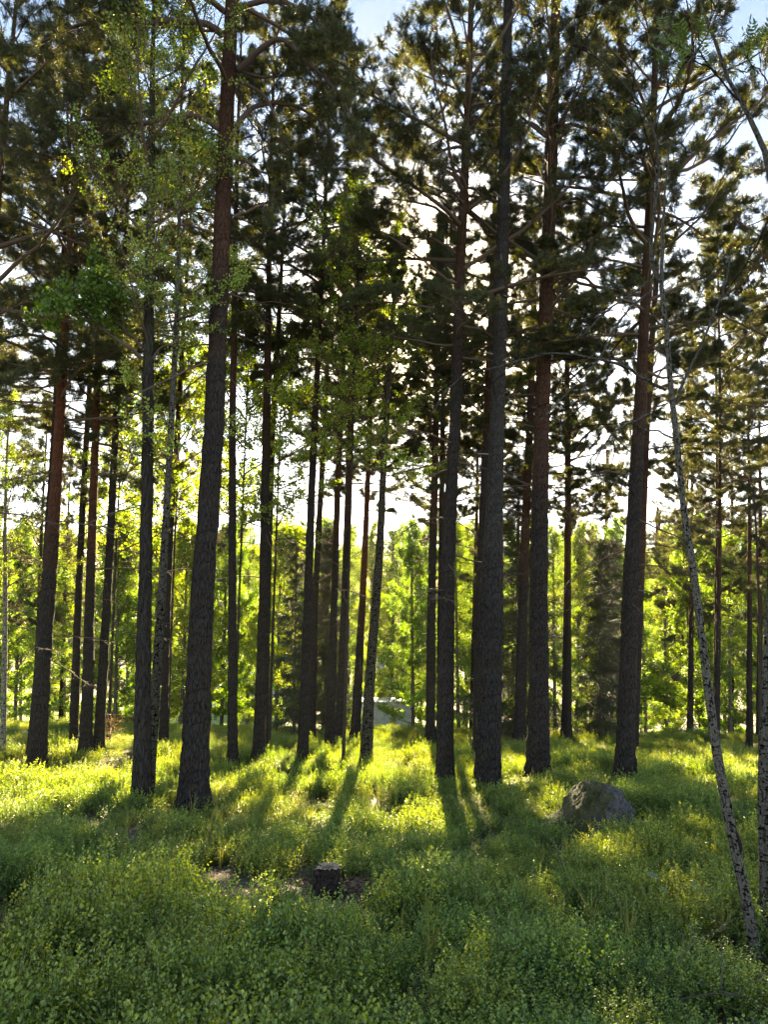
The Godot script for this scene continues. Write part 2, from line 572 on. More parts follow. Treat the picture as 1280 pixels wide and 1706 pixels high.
func hang_limbs(root: Node3D, tp: Dictionary, kinds: Array, mesh: Mesh, mat: Material, o: Dictionary, seed_: int) -> void:
	var r := RandomNumberGenerator.new()
	r.seed = seed_
	var places := []
	var tints := []
	var hue: Color = o.get("tint", Color.WHITE)
	var n: int = o.count
	var top: float = tp.path[tp.path.size() - 1].y - 0.15
	var yaw := r.randf() * TAU
	for k in n:
		var t := (k + r.randf_range(-0.35, 0.35)) / maxf(n - 1, 1)
		t = clampf(t, 0.0, 1.0)
		var h: float = lerpf(o.low, top, pow(t, o.get("gather", 1.0)))
		var a := spot_on(tp, h)
		yaw += 2.4 + r.randf_range(-0.5, 0.5)
		var long: float
		if o.has("cone"):
			long = o.reach * (1.02 - 0.93 * t)
		else:
			long = o.reach * lerpf(0.8, 1.0, smoothstep(0.0, 0.2, t)) * (1.0 - 0.72 * smoothstep(0.35, 1.0, t))
		if o.has("round"):
			long = o.reach * lerpf(0.85, 1.0, t) * (1.0 - 0.5 * smoothstep(0.72, 1.0, t))
		long *= r.randf_range(0.6, 1.2)
		var kind: Dictionary = kinds[r.randi() % kinds.size()]
		var sc: float = long / kind.reach
		var pitch: float = lerpf(o.pitch_low, o.pitch_high, t) + r.randf_range(-0.12, 0.12)
		var b := Basis(Vector3.UP, yaw) * Basis(Vector3.BACK, pitch) * Basis(Vector3.RIGHT, r.randf_range(-0.4, 0.4))
		var tr := Transform3D(b.scaled(Vector3.ONE * sc), a[0])
		part("limb", kind.mesh, M.limb_bark, root, tr)
		var tone := Color.WHITE * r.randf_range(0.72, 1.25)
		for q in kind.spots:
			if r.randf() > o.dense * minf(1.0, 0.35 + 0.65 * sc):
				continue
			var p: Vector3 = tr * q.origin
			places.append(Transform3D((b * q.basis).scaled(Vector3.ONE * o.get("size", 1.0)), p))
			tints.append(Color(hue.r * tone.r * r.randf_range(0.85, 1.15), hue.g * tone.g * r.randf_range(0.9, 1.1), hue.b * tone.b))
	if places.size():
		scatter("crown", mesh, mat, places, tints, root)

func dead_branches(root: Node3D, tp: Dictionary, from: float, to: float, n: int, seed_: int, size := 1.0) -> void:
	var r := RandomNumberGenerator.new()
	r.seed = seed_ + 999
	for k in n:
		var a := spot_on(tp, r.randf_range(from, to))
		var kind: Dictionary = dead_limbs[r.randi() % dead_limbs.size()]
		var sc := size * r.randf_range(0.3, 1.1)
		var b := Basis(Vector3.UP, r.randf() * TAU) * Basis(Vector3.BACK, r.randf_range(-0.35, 0.3))
		part("dead_branch", kind.mesh, M.limb_bark, root, Transform3D(b.scaled(Vector3.ONE * sc), a[0]))

func pine(pts: Array, height: float, low: float, reach: float, count: int, label: String, seed_: int, extra := {}) -> Node3D:
	height += 2.6 + 1.2 * sin(seed_ * 2.3)
	var tp := trunk_path(pts, height, 0.16, extra.get("depth", 0.0))
	var root := thing("pine_tree", label, "pine tree", tp.foot, 0.0, "pines of the stand")
	var near: bool = -tp.foot.z < 20.0
	var red: float = extra.get("red", 8.5)
	var lowc := Color(0.115, 0.102, 0.092)
	var highc: Color = extra.get("tone", Color(0.22, 0.135, 0.095))
	part("trunk", trunk_mesh(tp, 26 if near else 14, seed_, lowc, highc, red, 0.16, 0.45, 2.4), M.pine_bark, root)
	hang_limbs(root, tp, pine_limbs, tuft, M.needles, {"low": low - ((0.1 if tp.foot.x > -6.5 and tp.foot.x < 2.5 else 1.3 + 1.3 * sin(seed_ * 1.7)) if not near else 0.4), "reach": reach, "count": int(count * 1.35), "pitch_low": extra.get("pitch", -0.22), "pitch_high": 0.75, "dense": extra.get("dense", 0.68), "size": extra.get("size", 1.0)}, seed_)
	dead_branches(root, tp, maxf(2.2, low - 6.5), low + 1.0, int(extra.get("dead", 6) * 1.8), seed_)
	keep_clear.append([tp.foot.x, tp.foot.z, 0.03 + tp.radii[1], 0.0])
	root.set_meta("tp", 0)
	root.remove_meta("tp")
	for limb in extra.get("limbs", []):
		traced_limb(root, tp, limb, seed_)
	return root

# a limb whose bends are those of the photograph: [[x, y], ...], thickness in pixels, foliage share, how far it comes forward
func traced_limb(root: Node3D, tp: Dictionary, limb: Dictionary, seed_: int) -> void:
	var r := RandomNumberGenerator.new()
	r.seed = seed_ * 31 + int(limb.at[1][0])
	var z: float = tp.foot.z
	var pts := PackedVector3Array()
	var n: int = limb.at.size()
	for k in n:
		var t := float(k) / (n - 1)
		pts.append(at_depth(limb.at[k][0], limb.at[k][1], z + limb.get("forward", 0.0) * t) - tp.foot)
	# finer, with small crooks
	var fine := PackedVector3Array()
	for k in n - 1:
		for j in 4:
			var t := j / 4.0
			var a := pts[maxi(k - 1, 0)]
			var b := pts[k]
			var c := pts[k + 1]
			var d := pts[mini(k + 2, n - 1)]
			fine.append(b.cubic_interpolate(c, a, d, t) + Vector3(r.randf_range(-1, 1), r.randf_range(-1, 1), r.randf_range(-1, 1)) * 0.012 * -z / 12.0)
	fine.append(pts[n - 1])
	var rad: float = 0.5 * limb.thick / FOCAL * -z
	var s := Shape.new()
	s.tube(fine, tapered(fine.size(), rad, maxf(rad * 0.2, 0.004)), 7, limb.get("tone", Color(0.085, 0.066, 0.052)), 1.0)
	var spots := []
	var style: Dictionary = limb.get("style", {"side": 0})
	if style.side > 0:
		dress(s, spots, fine, r, style, rad)
	part("limb", s.mesh(), limb.get("mat", M.limb_bark), root)
	if spots.size():
		var places := []
		var tints := []
		for q in spots:
			places.append(q)
			tints.append(limb.get("hue", Color.WHITE) * r.randf_range(0.8, 1.15))
		scatter("foliage", limb.get("leaf", tuft), limb.get("leaf_mat", M.needles), places, tints, root)

func broadleaf(called: String, pts: Array, height: float, o: Dictionary, label: String, seed_: int, category := "tree", group := "", lift := 0.16) -> Node3D:
	var tp := trunk_path(pts, height, lift, o.get("depth", 0.0))
	var root := thing(called, label, category, tp.foot, 0.0, group)
	var low: Color = o.get("bark", Color(0.46, 0.42, 0.35))
	part("trunk", trunk_mesh(tp, o.get("sides", 12), seed_, low, o.get("bark_high", low), o.get("turn", 7.0), o.get("bumps", 0.1), 0.25, o.get("vper", 1.6)), o.get("mat", M.furrowed_bark), root)
	if o.get("count", 0) > 0:
		hang_limbs(root, tp, o.get("kinds", leaf_limbs), o.get("leaf", spray), o.get("leaf_mat", M.leaves), o, seed_)
	if o.get("dead", 0) > 0:
		dead_branches(root, tp, o.get("dead_low", 2.0), o.get("dead_high", 6.0), o.dead, seed_, o.get("dead_size", 0.6))
	for limb in o.get("limbs", []):
		traced_limb(root, tp, limb, seed_)
	if -tp.foot.z < 40.0:
		keep_clear.append([tp.foot.x, tp.foot.z, 0.03 + tp.radii[1], 0.0])
	return root

func upright(px: float, d: float, w: float, lean := 0.0) -> Array:      # pixel points of a plain straight stem at a distance
	var p := at_ground_depth(px, d)
	return [[px, 1180.0, w], [px + lean, 900.0, w * 0.6]]

# ------------------------------------------------------------------ ground and its cover

func build_ground() -> void:
	var s := Shape.new()
	var n := 150
	var pos := []
	for k in n + 1:
		var t := 2.0 * k / n - 1.0
		pos.append(signf(t) * 3.2 * (exp(absf(t) * 5.9) - 1.0))
	for a in n + 1:
		for b in n + 1:
			var x: float = pos[b]
			var z: float = pos[a] - 8.0
			s.vert(Vector3(x, ground_y(x, z), z), Vector3.UP, Vector2(x, z) * 0.25, Color.WHITE.lerp(Color(0.75, 1.5, 0.45), smoothstep(36.0, 50.0, -z)))
	for a in n:
		for b in n:
			var k := a * (n + 1) + b
			s.face(k, k + 1, k + n + 1); s.face(k + 1, k + n + 2, k + n + 1)
	for a in range(1, n):
		for b in range(1, n):
			var k := a * (n + 1) + b
			var nn := (s.v[k + n + 1] - s.v[k - n - 1]).cross(s.v[k + 1] - s.v[k - 1]).normalized()
			s.n[k] = nn if nn.y > 0 else -nn
	var w := 512
	var im := Image.create(w, w, false, Image.FORMAT_RGB8)
	var he := Image.create(w, w, false, Image.FORMAT_RGB8)
	var f := FastNoiseLite.new()
	f.seed = 77
	f.frequency = 1.0
	f.fractal_octaves = 4
	for y in w:
		for x in w:
			var u := TAU * x / w
			var v := TAU * y / w
			var q := Vector3(cos(u) + 0.4 * cos(v), sin(u) + 0.4 * sin(v), cos(v) * 1.3 + sin(v) * 0.7) * 2.2
			var a := f.get_noise_3dv(q)
			var b := f.get_noise_3dv(q * 9.0 + Vector3(5, 3, 1))
			var c := Color(0.26, 0.20, 0.13).lerp(Color(0.20, 0.22, 0.09), smoothstep(-0.1, 0.25, a))
			c = c.lerp(Color(0.42, 0.33, 0.22), smoothstep(0.1, 0.4, b) * 0.7)
			im.set_pixel(x, y, c)
			var hh := 0.5 + b * 0.5
			he.set_pixel(x, y, Color(hh, hh, hh))
	var m := StandardMaterial3D.new()
	m.vertex_color_use_as_albedo = true
	m.albedo_texture = ImageTexture.create_from_image(im)
	m.heightmap_enabled = true
	m.heightmap_texture = ImageTexture.create_from_image(he)
	m.heightmap_scale = 3.0
	m.roughness = 0.95
	M.soil = m
	var o := part("ground", s.mesh(), m, self)
	o.set_meta("kind", "structure")
	# the mown lawn and the gravel in the hollow, sheets just above the soil
	sheet("lawn", -40.0, 6.0, 71.0, 118.0, 0.05, plain(Color(0.20, 0.27, 0.045), 0.9, 4, 3.0))
	sheet("gravel_path", 18.0, 60.0, 62.0, 74.0, 0.05, plain(Color(0.34, 0.29, 0.25), 0.95, 5, 1.5))

func sheet(called: String, x0: float, x1: float, d0: float, d1: float, up: float, mat: Material) -> void:
	var s := Shape.new()
	var nx := 24
	var nz := 24
	for a in nz + 1:
		for b in nx + 1:
			var x := lerpf(x0, x1, float(b) / nx) + undulation.get_noise_2d(a * 7.0, 3.0) * 3.0 * (1.0 if b == 0 or b == nx else 0.0)
			var z := -lerpf(d0, d1, float(a) / nz)
			s.vert(Vector3(x, ground_y(x, z) + up, z), Vector3.UP, Vector2(x, z), Color.WHITE)
	for a in nz:
		for b in nx:
			var k := a * (nx + 1) + b
			s.face(k, k + nx + 1, k + 1); s.face(k + 1, k + nx + 1, k + nx + 2)
	var o := part(called, s.mesh(), mat, self)
	o.set_meta("kind", "structure")

func build_bilberry() -> void:
	var root := Node3D.new()
	root.name = "bilberry_undergrowth"
	add_child(root)
	root.set_meta("kind", "stuff")
	root.set_meta("label", "knee-high bilberry bushes carpeting the whole slope under the pines")
	root.set_meta("category", "undergrowth")
	var kinds := []
	var where := []
	var tints := []
	for k in 10:
		kinds.append(make_bilberry(700 + k, 104 if k < 6 else 124, 0.0245 if k < 6 else 0.022, 1.0 if k < 7 else 1.25))
		where.append([])
		tints.append([])
	var r := RandomNumberGenerator.new()
	r.seed = 4242
	var d := 0.7
	while d < 64.0:
		var step := 0.43 if d < 12.0 else (0.52 if d < 30.0 else 0.62)
		var half := 2.2 + d * 0.66
		var x := -half
		while x < half:
			var cx := x + r.randf_range(-0.5, 0.5) * step
			var cz := -(d + r.randf_range(-0.5, 0.5) * step)
			x += step
			if d > 44.0 and r.randf() < (d - 44.0) / 24.0:
				continue
			var lush := patches.get_noise_2d(cx, cz)
			var mound := patches.get_noise_2d(cx * 0.3 + 80.0, cz * 0.3)
			if lush < (-0.20 if d < 10.0 else -0.34) - 0.22 * r.randf():
				continue
			var big := pow(r.randf(), 1.6)
			var wide := lerpf(0.20, 0.42, big) * (1.0 + 0.3 * lush)
			var tall := lerpf(0.52, 1.02, big) * clampf(1.0 + 0.35 * lush + 0.55 * mound, 0.45, 1.5)
			if d < 2.2:
				tall = minf(tall, 1.0)
			var own := r.randf_range(-1.0, 1.0)
			var yellow := clampf(0.5 + 0.3 * own + 0.7 * patches.get_noise_2d(cx * 0.6 + 300.0, cz * 0.6), 0.0, 1.0)
			var n := int((34.0 if d < 8.0 else (26.0 if d < 20.0 else 17.0)) * wide * wide / 0.08)
			for q in n:
				var a := r.randf() * TAU
				var rr := sqrt(r.randf())
				var px := cx + cos(a) * rr * wide
				var pz := cz + sin(a) * rr * wide
				var h := tall * (0.42 + 0.58 * sqrt(maxf(0.0, 1.0 - rr * rr * 0.95))) * r.randf_range(0.8, 1.2)
				var drop := false
				for c in keep_clear:
					var dd := Vector2(px - c[0], pz - c[1]).length()
					if dd < c[2]:
						if c[3] <= 0.0 or r.randf() > c[3]:
							drop = true
							break
						h *= 0.6
				if drop:
					continue
				var k := r.randi() % kinds.size()
				var lean := Basis(Vector3(sin(a), 0, -cos(a)), -rr * 0.5 + r.randf_range(-0.12, 0.12))
				var b := lean * Basis(Vector3.UP, r.randf() * TAU)
				var sc := 0.55 + 0.45 * h
				where[k].append(Transform3D(b * Basis.from_scale(Vector3(sc, h, sc)), Vector3(px, ground_y(px, pz), pz)))
				var tone := r.randf_range(0.82, 1.2) * (1.0 + 0.12 * lush + 0.13 * own)
				tints[k].append(Color(tone * lerpf(0.82, 1.08, yellow), tone, tone * lerpf(1.15, 0.85, yellow)))
		d += step
	for k in kinds.size():
		scatter("sprig", kinds[k], M.bilberry, where[k], tints[k], root)

func build_grass() -> void:
	var r := RandomNumberGenerator.new()
	r.seed = 808
	var s := Shape.new()
	for k in 14:
		var a := r.randf() * TAU
		var lean := r.randf_range(0.1, 0.6)
		var high := r.randf_range(0.22, 0.46)
		var dir := Vector3(cos(a), 0, sin(a))
		var side := Vector3(-sin(a), 0, cos(a)) * 0.0022
		var p0 := dir * 0.02
		var p1 := dir * lean * high * 0.35 + Vector3(0, high * 0.6, 0)
		var p2 := dir * lean * high + Vector3(0, high * (1.0 - lean * 0.3), 0)
		var c := Color(0.20, 0.24, 0.08) if r.randf() < 0.7 else Color(0.30, 0.25, 0.14)
		s.quad(p0 - side, p0 + side, p1 + side, p1 - side, dir, c)
		s.tri(p1 - side, p1 + side, p2, dir, c)
	var where := []
	var tints := []
	for k in 1500:
		var d := 1.5 + 32.0 * pow(r.randf(), 1.4)
		var x := r.randf_range(-0.62, 0.62) * (d + 2.0)
		if patches.get_noise_2d(x * 0.5 + 500.0, d * 0.5) < 0.05:
			continue
		where.append(Transform3D(Basis(Vector3.UP, r.randf() * TAU) * Basis.from_scale(Vector3.ONE * r.randf_range(0.7, 1.3)), Vector3(x, ground_y(x, -d), -d)))
		tints.append(Color.WHITE * r.randf_range(0.8, 1.2))
	var o := scatter("grass", s.mesh(true), M.bilberry, where, tints, self)
	o.set_meta("label", "thin wavy grass scattered among the bilberry bushes")
	o.set_meta("category", "grass")

func build_litter() -> void:
	var r := RandomNumberGenerator.new()
	r.seed = 99
	var s := Shape.new()
	leaf(s, Vector3.ZERO, Vector3(1, 0.1, 0), Vector3.UP, 0.05, 0.34, Color(0.17, 0.11, 0.065))
	var where := []
	var tints := []
	for k in 5200:
		var c: Array = bare_spots[k % bare_spots.size()]
		var a := r.randf() * TAU
		var q: float = sqrt(r.randf()) * c[2] * 1.3
		var x: float = c[0] + cos(a) * q * 1.5
		var z: float = c[1] + sin(a) * q
		var b := Basis(Vector3.UP, r.randf() * TAU) * Basis(Vector3.RIGHT, r.randf_range(-0.7, 0.7)) * Basis(Vector3.BACK, r.randf_range(-0.5, 0.5))
		where.append(Transform3D(b.scaled(Vector3.ONE * r.randf_range(0.5, 1.3)), Vector3(x, ground_y(x, z) + r.randf_range(0.005, 0.03), z)))
		var t := r.randf_range(0.35, 0.9)
		tints.append(Color(t, t * r.randf_range(0.85, 1.0), t * r.randf_range(0.75, 1.0)))
	var o := scatter("leaf_litter", s.mesh(true), leafy(Color.WHITE, Color(0.4, 0.3, 0.2), 0.7), where, tints, self)
	o.set_meta("label", "brown dead leaves lying on the bare soil by the stump")
	o.set_meta("category", "leaf litter")

var bare_spots := []

func build_stones_and_wood() -> void:
	# the boulder
	var at := on_ground(1001, 1400, 0.0)
	var s := Shape.new()
	var rings := 84
	var seg := 120
	var nz := rough
	for a in rings + 1:
		var v := PI * a / rings
		for b in seg + 1:
			var u := TAU * (b % seg) / seg
			var o := Vector3(sin(v) * cos(u), cos(v), sin(v) * sin(u))
			var e := 1.0 + nz.get_noise_3dv(o * 1.1 + Vector3(3, 1, 7)) * 0.30 + nz.get_noise_3dv(o * 3.1) * 0.14 + (0.5 - absf(nz.get_noise_3dv(o * 4.0))) * 0.24 - 0.07 + nz.get_noise_3dv(o * 15.0) * 0.03
			# blunt planes as on a split rock
			for pl in [[Vector3(0.5, 0.25, 0.8), 0.88], [Vector3(-0.78, 0.62, 0.1), 0.84], [Vector3(-0.3, 0.35, 0.9), 0.86], [Vector3(0.1, 1.0, 0.1), 0.86]]:
				var pn: Vector3 = pl[0].normalized()
				var c := o.dot(pn)
				if c > 0.05:
					e = minf(e, pl[1] / c + nz.get_noise_3dv(o * 5.0) * 0.04)
			var p := o * e * Vector3(0.50, 0.62, 0.50)
			p.x += p.y * 0.16
			# a low shelf running out to the left
			if p.x < -0.2 and p.y < 0.2:
				p.x *= 1.0 + 0.5 * smoothstep(0.2, -0.05, p.y)
			var moss := smoothstep(0.05, 0.3, o.y * 0.55 - o.x * 0.75 + nz.get_noise_3dv(o * 4.0) * 0.6 - 0.12 + 0.5 * smoothstep(0.55, 0.9, o.x) * smoothstep(0.4, 0.0, o.y))
			var g := 1.0 + nz.get_noise_3dv(o * 6.0) * 0.5
			var stone := Color(0.115, 0.114, 0.117) * g * (0.45 + 0.55 * smoothstep(0.02, 0.10, absf(nz.get_noise_3dv(o * 2.2 + Vector3(5, 5, 5)))))
			var pit := smoothstep(0.10, 0.07, (p - Vector3(-0.02, 0.22, 0.42)).length())
			stone = stone.lerp(Color(0.04, 0.04, 0.035), pit * 0.9)
			s.vert(p, o, Vector2(u, v), stone.lerp(Color(0.062, 0.068, 0.014) * g, moss))
	for a in rings:
		for b in seg:
			var k := a * (seg + 1) + b
			s.face(k, k + seg + 1, k + 1); s.face(k + 1, k + seg + 1, k + seg + 2)
	for a in range(1, rings):
		for b in seg + 1:
			var k := a * (seg + 1) + b
			var rt := a * (seg + 1) + (b + 1 if b < seg else 1)
			var lf := a * (seg + 1) + (b - 1 if b > 0 else seg - 1)
			var nn := (s.v[rt] - s.v[lf]).cross(s.v[k + seg + 1] - s.v[k - seg - 1]).normalized()
			s.n[k] = nn if nn.dot(s.n[k]) > 0 else -nn
	var m := StandardMaterial3D.new()
	m.vertex_color_use_as_albedo = true
	m.roughness = 0.9
	var t := NoiseTexture2D.new()
	var f := FastNoiseLite.new()
	f.seed = 8
	f.frequency = 0.03
	f.fractal_octaves = 5
	t.noise = f
	t.width = 512; t.height = 512; t.seamless = true
	m.heightmap_enabled = true
	m.heightmap_texture = t
	m.heightmap_scale = 2.5
	m.uv1_triplanar = true
	m.uv1_scale = Vector3.ONE * 2.0
	var ramp := Gradient.new()
	ramp.set_color(0, Color(0.55, 0.55, 0.55))
	ramp.set_color(1, Color(1, 1, 1))
	var t2 := NoiseTexture2D.new()
	t2.noise = f
	t2.width = 512; t2.height = 512; t2.seamless = true
	t2.color_ramp = ramp
	m.albedo_texture = t2
	var o := thing("boulder", "grey boulder with mossy left shoulder sunk among the bilberry bushes", "boulder", at + Vector3(0, 0.08, -0.3))
	part("stone", s.mesh(), m, o)
	keep_clear.append([at.x, at.z - 0.3, 0.5, 0.0])
	# the stump: a ragged, hollowed ring of wood with bark
	var sp := on_ground(545, 1490, 0.02)
	var st := thing("tree_stump", "small weathered tree stump cut flat beside a bare patch of soil", "stump", sp)
	var b := Shape.new()
	var cut := Shape.new()
	var sides := 36
	var hts := [-0.12, 0.0, 0.055, 0.115, 0.185, 0.26]
	for k in hts.size():
		for j in sides + 1:
			var an := TAU * (j % sides) / sides
			var q := Vector3(cos(an), 0, sin(an))
			var rad := 0.112 * (1.0 + 0.5 * exp(-maxf(hts[k], 0.0) / 0.07)) * (1.0 + nz.get_noise_2d(cos(an) * 2.0 + 9.0, sin(an) * 2.0) * 0.3 + nz.get_noise_3d(cos(an) * 6.0, hts[k] * 4.0, sin(an) * 6.0) * 0.14)
			var hh: float = hts[k]
			if k == hts.size() - 1:
				hh += nz.get_noise_2d(cos(an) * 2.0, sin(an) * 2.0 + 4.0) * 0.035
			b.vert(q * rad + Vector3(0, hh, 0), q, Vector2(float(j) / sides, hh), Color(0.24, 0.195, 0.155))
	for k in hts.size() - 1:
		for j in sides:
			var a := k * (sides + 1) + j
			b.face(a, a + 1, a + sides + 1); b.face(a + 1, a + sides + 2, a + sides + 1)
	var rim := (hts.size() - 1) * (sides + 1)
	for j in sides:
		var p0 := b.v[rim + j]
		var p1 := b.v[rim + j + 1]
		var crack := 0.05 if j in [8, 9, 20] else 0.0
		var c0 := Vector3(p0.x * 0.5, 0.250 - crack + nz.get_noise_2d(j, 2.0) * 0.012, p0.z * 0.5)
		var c1 := Vector3(p1.x * 0.5, 0.250 - crack + nz.get_noise_2d(j + 1, 2.0) * 0.012, p1.z * 0.5)
		var tone := 0.9 + 0.25 * nz.get_noise_2d(j * 3.0, 6.0)
		cut.quad(p0, p1, c1, c0, Vector3.UP, Color(0.27, 0.21, 0.15) * tone)
		cut.tri(c0, c1, Vector3(0.01, 0.238, 0), Vector3.UP, Color(0.13, 0.10, 0.07) * tone)
	part("bark", b.mesh(), M.pine_bark, st)
	part("cut_face", cut.mesh(true), M.limb_bark, st)
	keep_clear.append([sp.x, sp.z, 0.20, 0.0])
	keep_clear.append([sp.x * 0.96, sp.z + 0.4, 0.40, 0.04])
	keep_clear.append([sp.x * 0.9, sp.z + 0.95, 0.45, 0.35])
	# bare soil, with a few stones
	for q in [[600, 1478, 0.34], [660, 1482, 0.5], [720, 1478, 0.42], [775, 1465, 0.3], [1165, 1282, 0.6]]:
		var c := on_ground(q[0], q[1])
		bare_spots.append([c.x, c.z, q[2]])
		keep_clear.append([c.x, c.z, q[2], 0.12])
	for q in [[722, 1462, 0.10, "largest grey stone in the bare soil right of the stump"], [800, 1478, 0.09, "grey stone farthest from the stump, at the bare soil's right end"], [690, 1500, 0.06, "smallest stone, at the near edge of the bare soil"], [645, 1490, 0.07, "small stone in the bare soil closest to the stump"]]:
		var c := on_ground(q[0], q[1])
		var z := Shape.new()
		for a in 9:
			for bb in 13:
				var v := PI * a / 8
				var u := TAU * (bb % 12) / 12
				var o2 := Vector3(sin(v) * cos(u), cos(v), sin(v) * sin(u))
				z.vert(o2 * q[2] * Vector3(1.2, 0.6, 0.9) * (1.0 + nz.get_noise_3dv(o2 * 1.6 + c) * 0.5), o2, Vector2(u, v), Color(0.22, 0.20, 0.19))
		for a in 8:
			for bb in 12:
				var k := a * 13 + bb
				z.face(k, k + 13, k + 1); z.face(k + 1, k + 13, k + 14)
		var so := thing("stone", q[3], "stone", c, 0.0, "stones in the bare soil")
		part("rock", z.mesh(), m, so)
	# fallen branches and a short log
	var logs := [
		["fallen_branch", "crooked dead branch lying across the bilberry at the lower right", [[1120, 1668], [1190, 1655], [1245, 1660], [1290, 1690]], 0.005, 0.12],
		["fallen_branch", "thin grey dead branch leaning out of the leaves beside the bent birch", [[1095, 1640], [1130, 1600], [1170, 1560], [1215, 1545]], 0.0035, 0.16],
		["fallen_branch", "dead forked twig standing dark in front of the bare soil", [[770, 1515], [768, 1490], [758, 1462], [742, 1440]], 0.006, 0.12],
		["fallen_branch", "dark dead twig in the low bushes below the boulder", [[945, 1480], [940, 1450], [930, 1420], [918, 1395]], 0.006, 0.12],
		["fallen_log", "short weathered log end lying in the sunlit bilberry on the right", [[1146, 1276], [1165, 1274], [1190, 1276], [1210, 1278]], 0.075, 0.12],
		["fallen_branch", "long fallen branch half hidden in the shaded bilberry at far right", [[1195, 1262], [1225, 1258], [1262, 1262]], 0.04, 0.1],
	]
	for l in logs:
		var foot := on_ground(l[2][0][0], l[2][0][1], l[4])
		var g := Shape.new()
		var pts := PackedVector3Array()
		for q in l[2]:
			pts.append(at_depth(q[0], q[1], foot.z + (pts.size() * 0.05)) - foot)
		g.tube(pts, tapered(pts.size(), l[3], l[3] * (0.8 if l[0] == "fallen_log" else 0.4)), 8, Color(0.07, 0.06, 0.052), 1.0)
		var rr := RandomNumberGenerator.new()
		rr.seed = int(l[2][0][0])
		for k in (0 if l[0] == "fallen_log" else 5):
			var q0 := along(pts, rr.randf_range(0.3, 0.95))
			g.tube(crooked(rr, q0, Vector3(rr.randf_range(-1, 1), rr.randf_range(0.2, 1), rr.randf_range(-0.5, 0.5)), rr.randf_range(0.1, 0.3), 3, 0.3, 0.0), tapered(4, l[3] * 0.4, 0.0015), 4, Color(0.10, 0.085, 0.07), 1.0)
		if l[0] == "fallen_log":
			for e in [0, pts.size() - 1]:
				var ring := g.v.size()
				var dir := (pts[1] - pts[0]).normalized() * (-1.0 if e == 0 else 1.0)
				for j in 8:
					var k0: int = e * 9 + j
					g.tri(g.v[k0], g.v[k0 + 1], pts[e], dir, Color(0.40, 0.32, 0.24))
		var o3 := thing(l[0], l[1], "log" if l[0] == "fallen_log" else "branch", foot)
		part("wood", g.mesh(), M.limb_bark, o3)
		if l[0] == "fallen_log":
			keep_clear.append([foot.x + 0.4, foot.z + 0.3, 0.7, 0.2])
	# the broad leaves at the foot of the bent birch
	var big := on_ground(1165, 1535, 0.0)
	var bl := thing("broad_leaf_plant", "low plant with a few broad pale leaves left of the bent birch", "plant", big)
	for q in [[-0.10, 0.30, 0.06, 0.13], [0.06, 0.27, 0.05, 0.12], [-0.42, 0.36, 0.0, 0.11], [0.16, 0.22, 0.1, 0.1], [-0.36, 0.28, 0.1, 0.1]]:
		var z2 := Shape.new()
		var root_p := Vector3(q[0] * 0.6, 0, q[2] * 0.5)
		var tip_p := Vector3(q[0], q[1], q[2])
		z2.tube(PackedVector3Array([root_p, tip_p]), PackedFloat32Array([0.003, 0.002]), 4, Color(0.1, 0.13, 0.05))
		leaf(z2, tip_p, Vector3(1.0 if q[0] > 0 else 0.7, -0.1, 0.5), Vector3(0.1, 1, 0.3), q[3], 0.36, Color(0.15, 0.22, 0.12))
		part("leaf", z2.mesh(true), M.bilberry, bl)
	# the rust-red dead sapling by the leftmost trio of pines
	var dry := on_ground(180, 1248, 0.1)
	var ds := thing("dead_sapling", "small rust-brown dead spruce sapling beside three slim pines on the left", "sapling", dry)
	var stem := Shape.new()
	stem.tube(PackedVector3Array([Vector3(0, -0.1, 0), Vector3(0.05, 0.5, 0), Vector3(0.02, 1.05, 0)]), PackedFloat32Array([0.014, 0.010, 0.003]), 6, Color(0.17, 0.11, 0.08))
	part("stem", stem.mesh(), M.limb_bark, ds)
	var rr2 := RandomNumberGenerator.new()
	rr2.seed = 17
	var pl2 := []
	var tn2 := []
	for k in 60:
		var h := rr2.randf_range(0.15, 1.0)
		var dd := Vector3(rr2.randf_range(-1, 1), rr2.randf_range(-0.3, 0.5), rr2.randf_range(-1, 1)).normalized()
		pl2.append(Transform3D(facing(dd, rr2), Vector3(0.03, h, 0) + dd * (1.1 - h) * 0.18))
		tn2.append(Color(3.6, 1.5, 1.4) * rr2.randf_range(0.7, 1.2))
	scatter("dry_needles", spruce_tuft, M.needles, pl2, tn2, ds)

# ------------------------------------------------------------------ the hollow beyond: houses, shed, fence, cars, tables

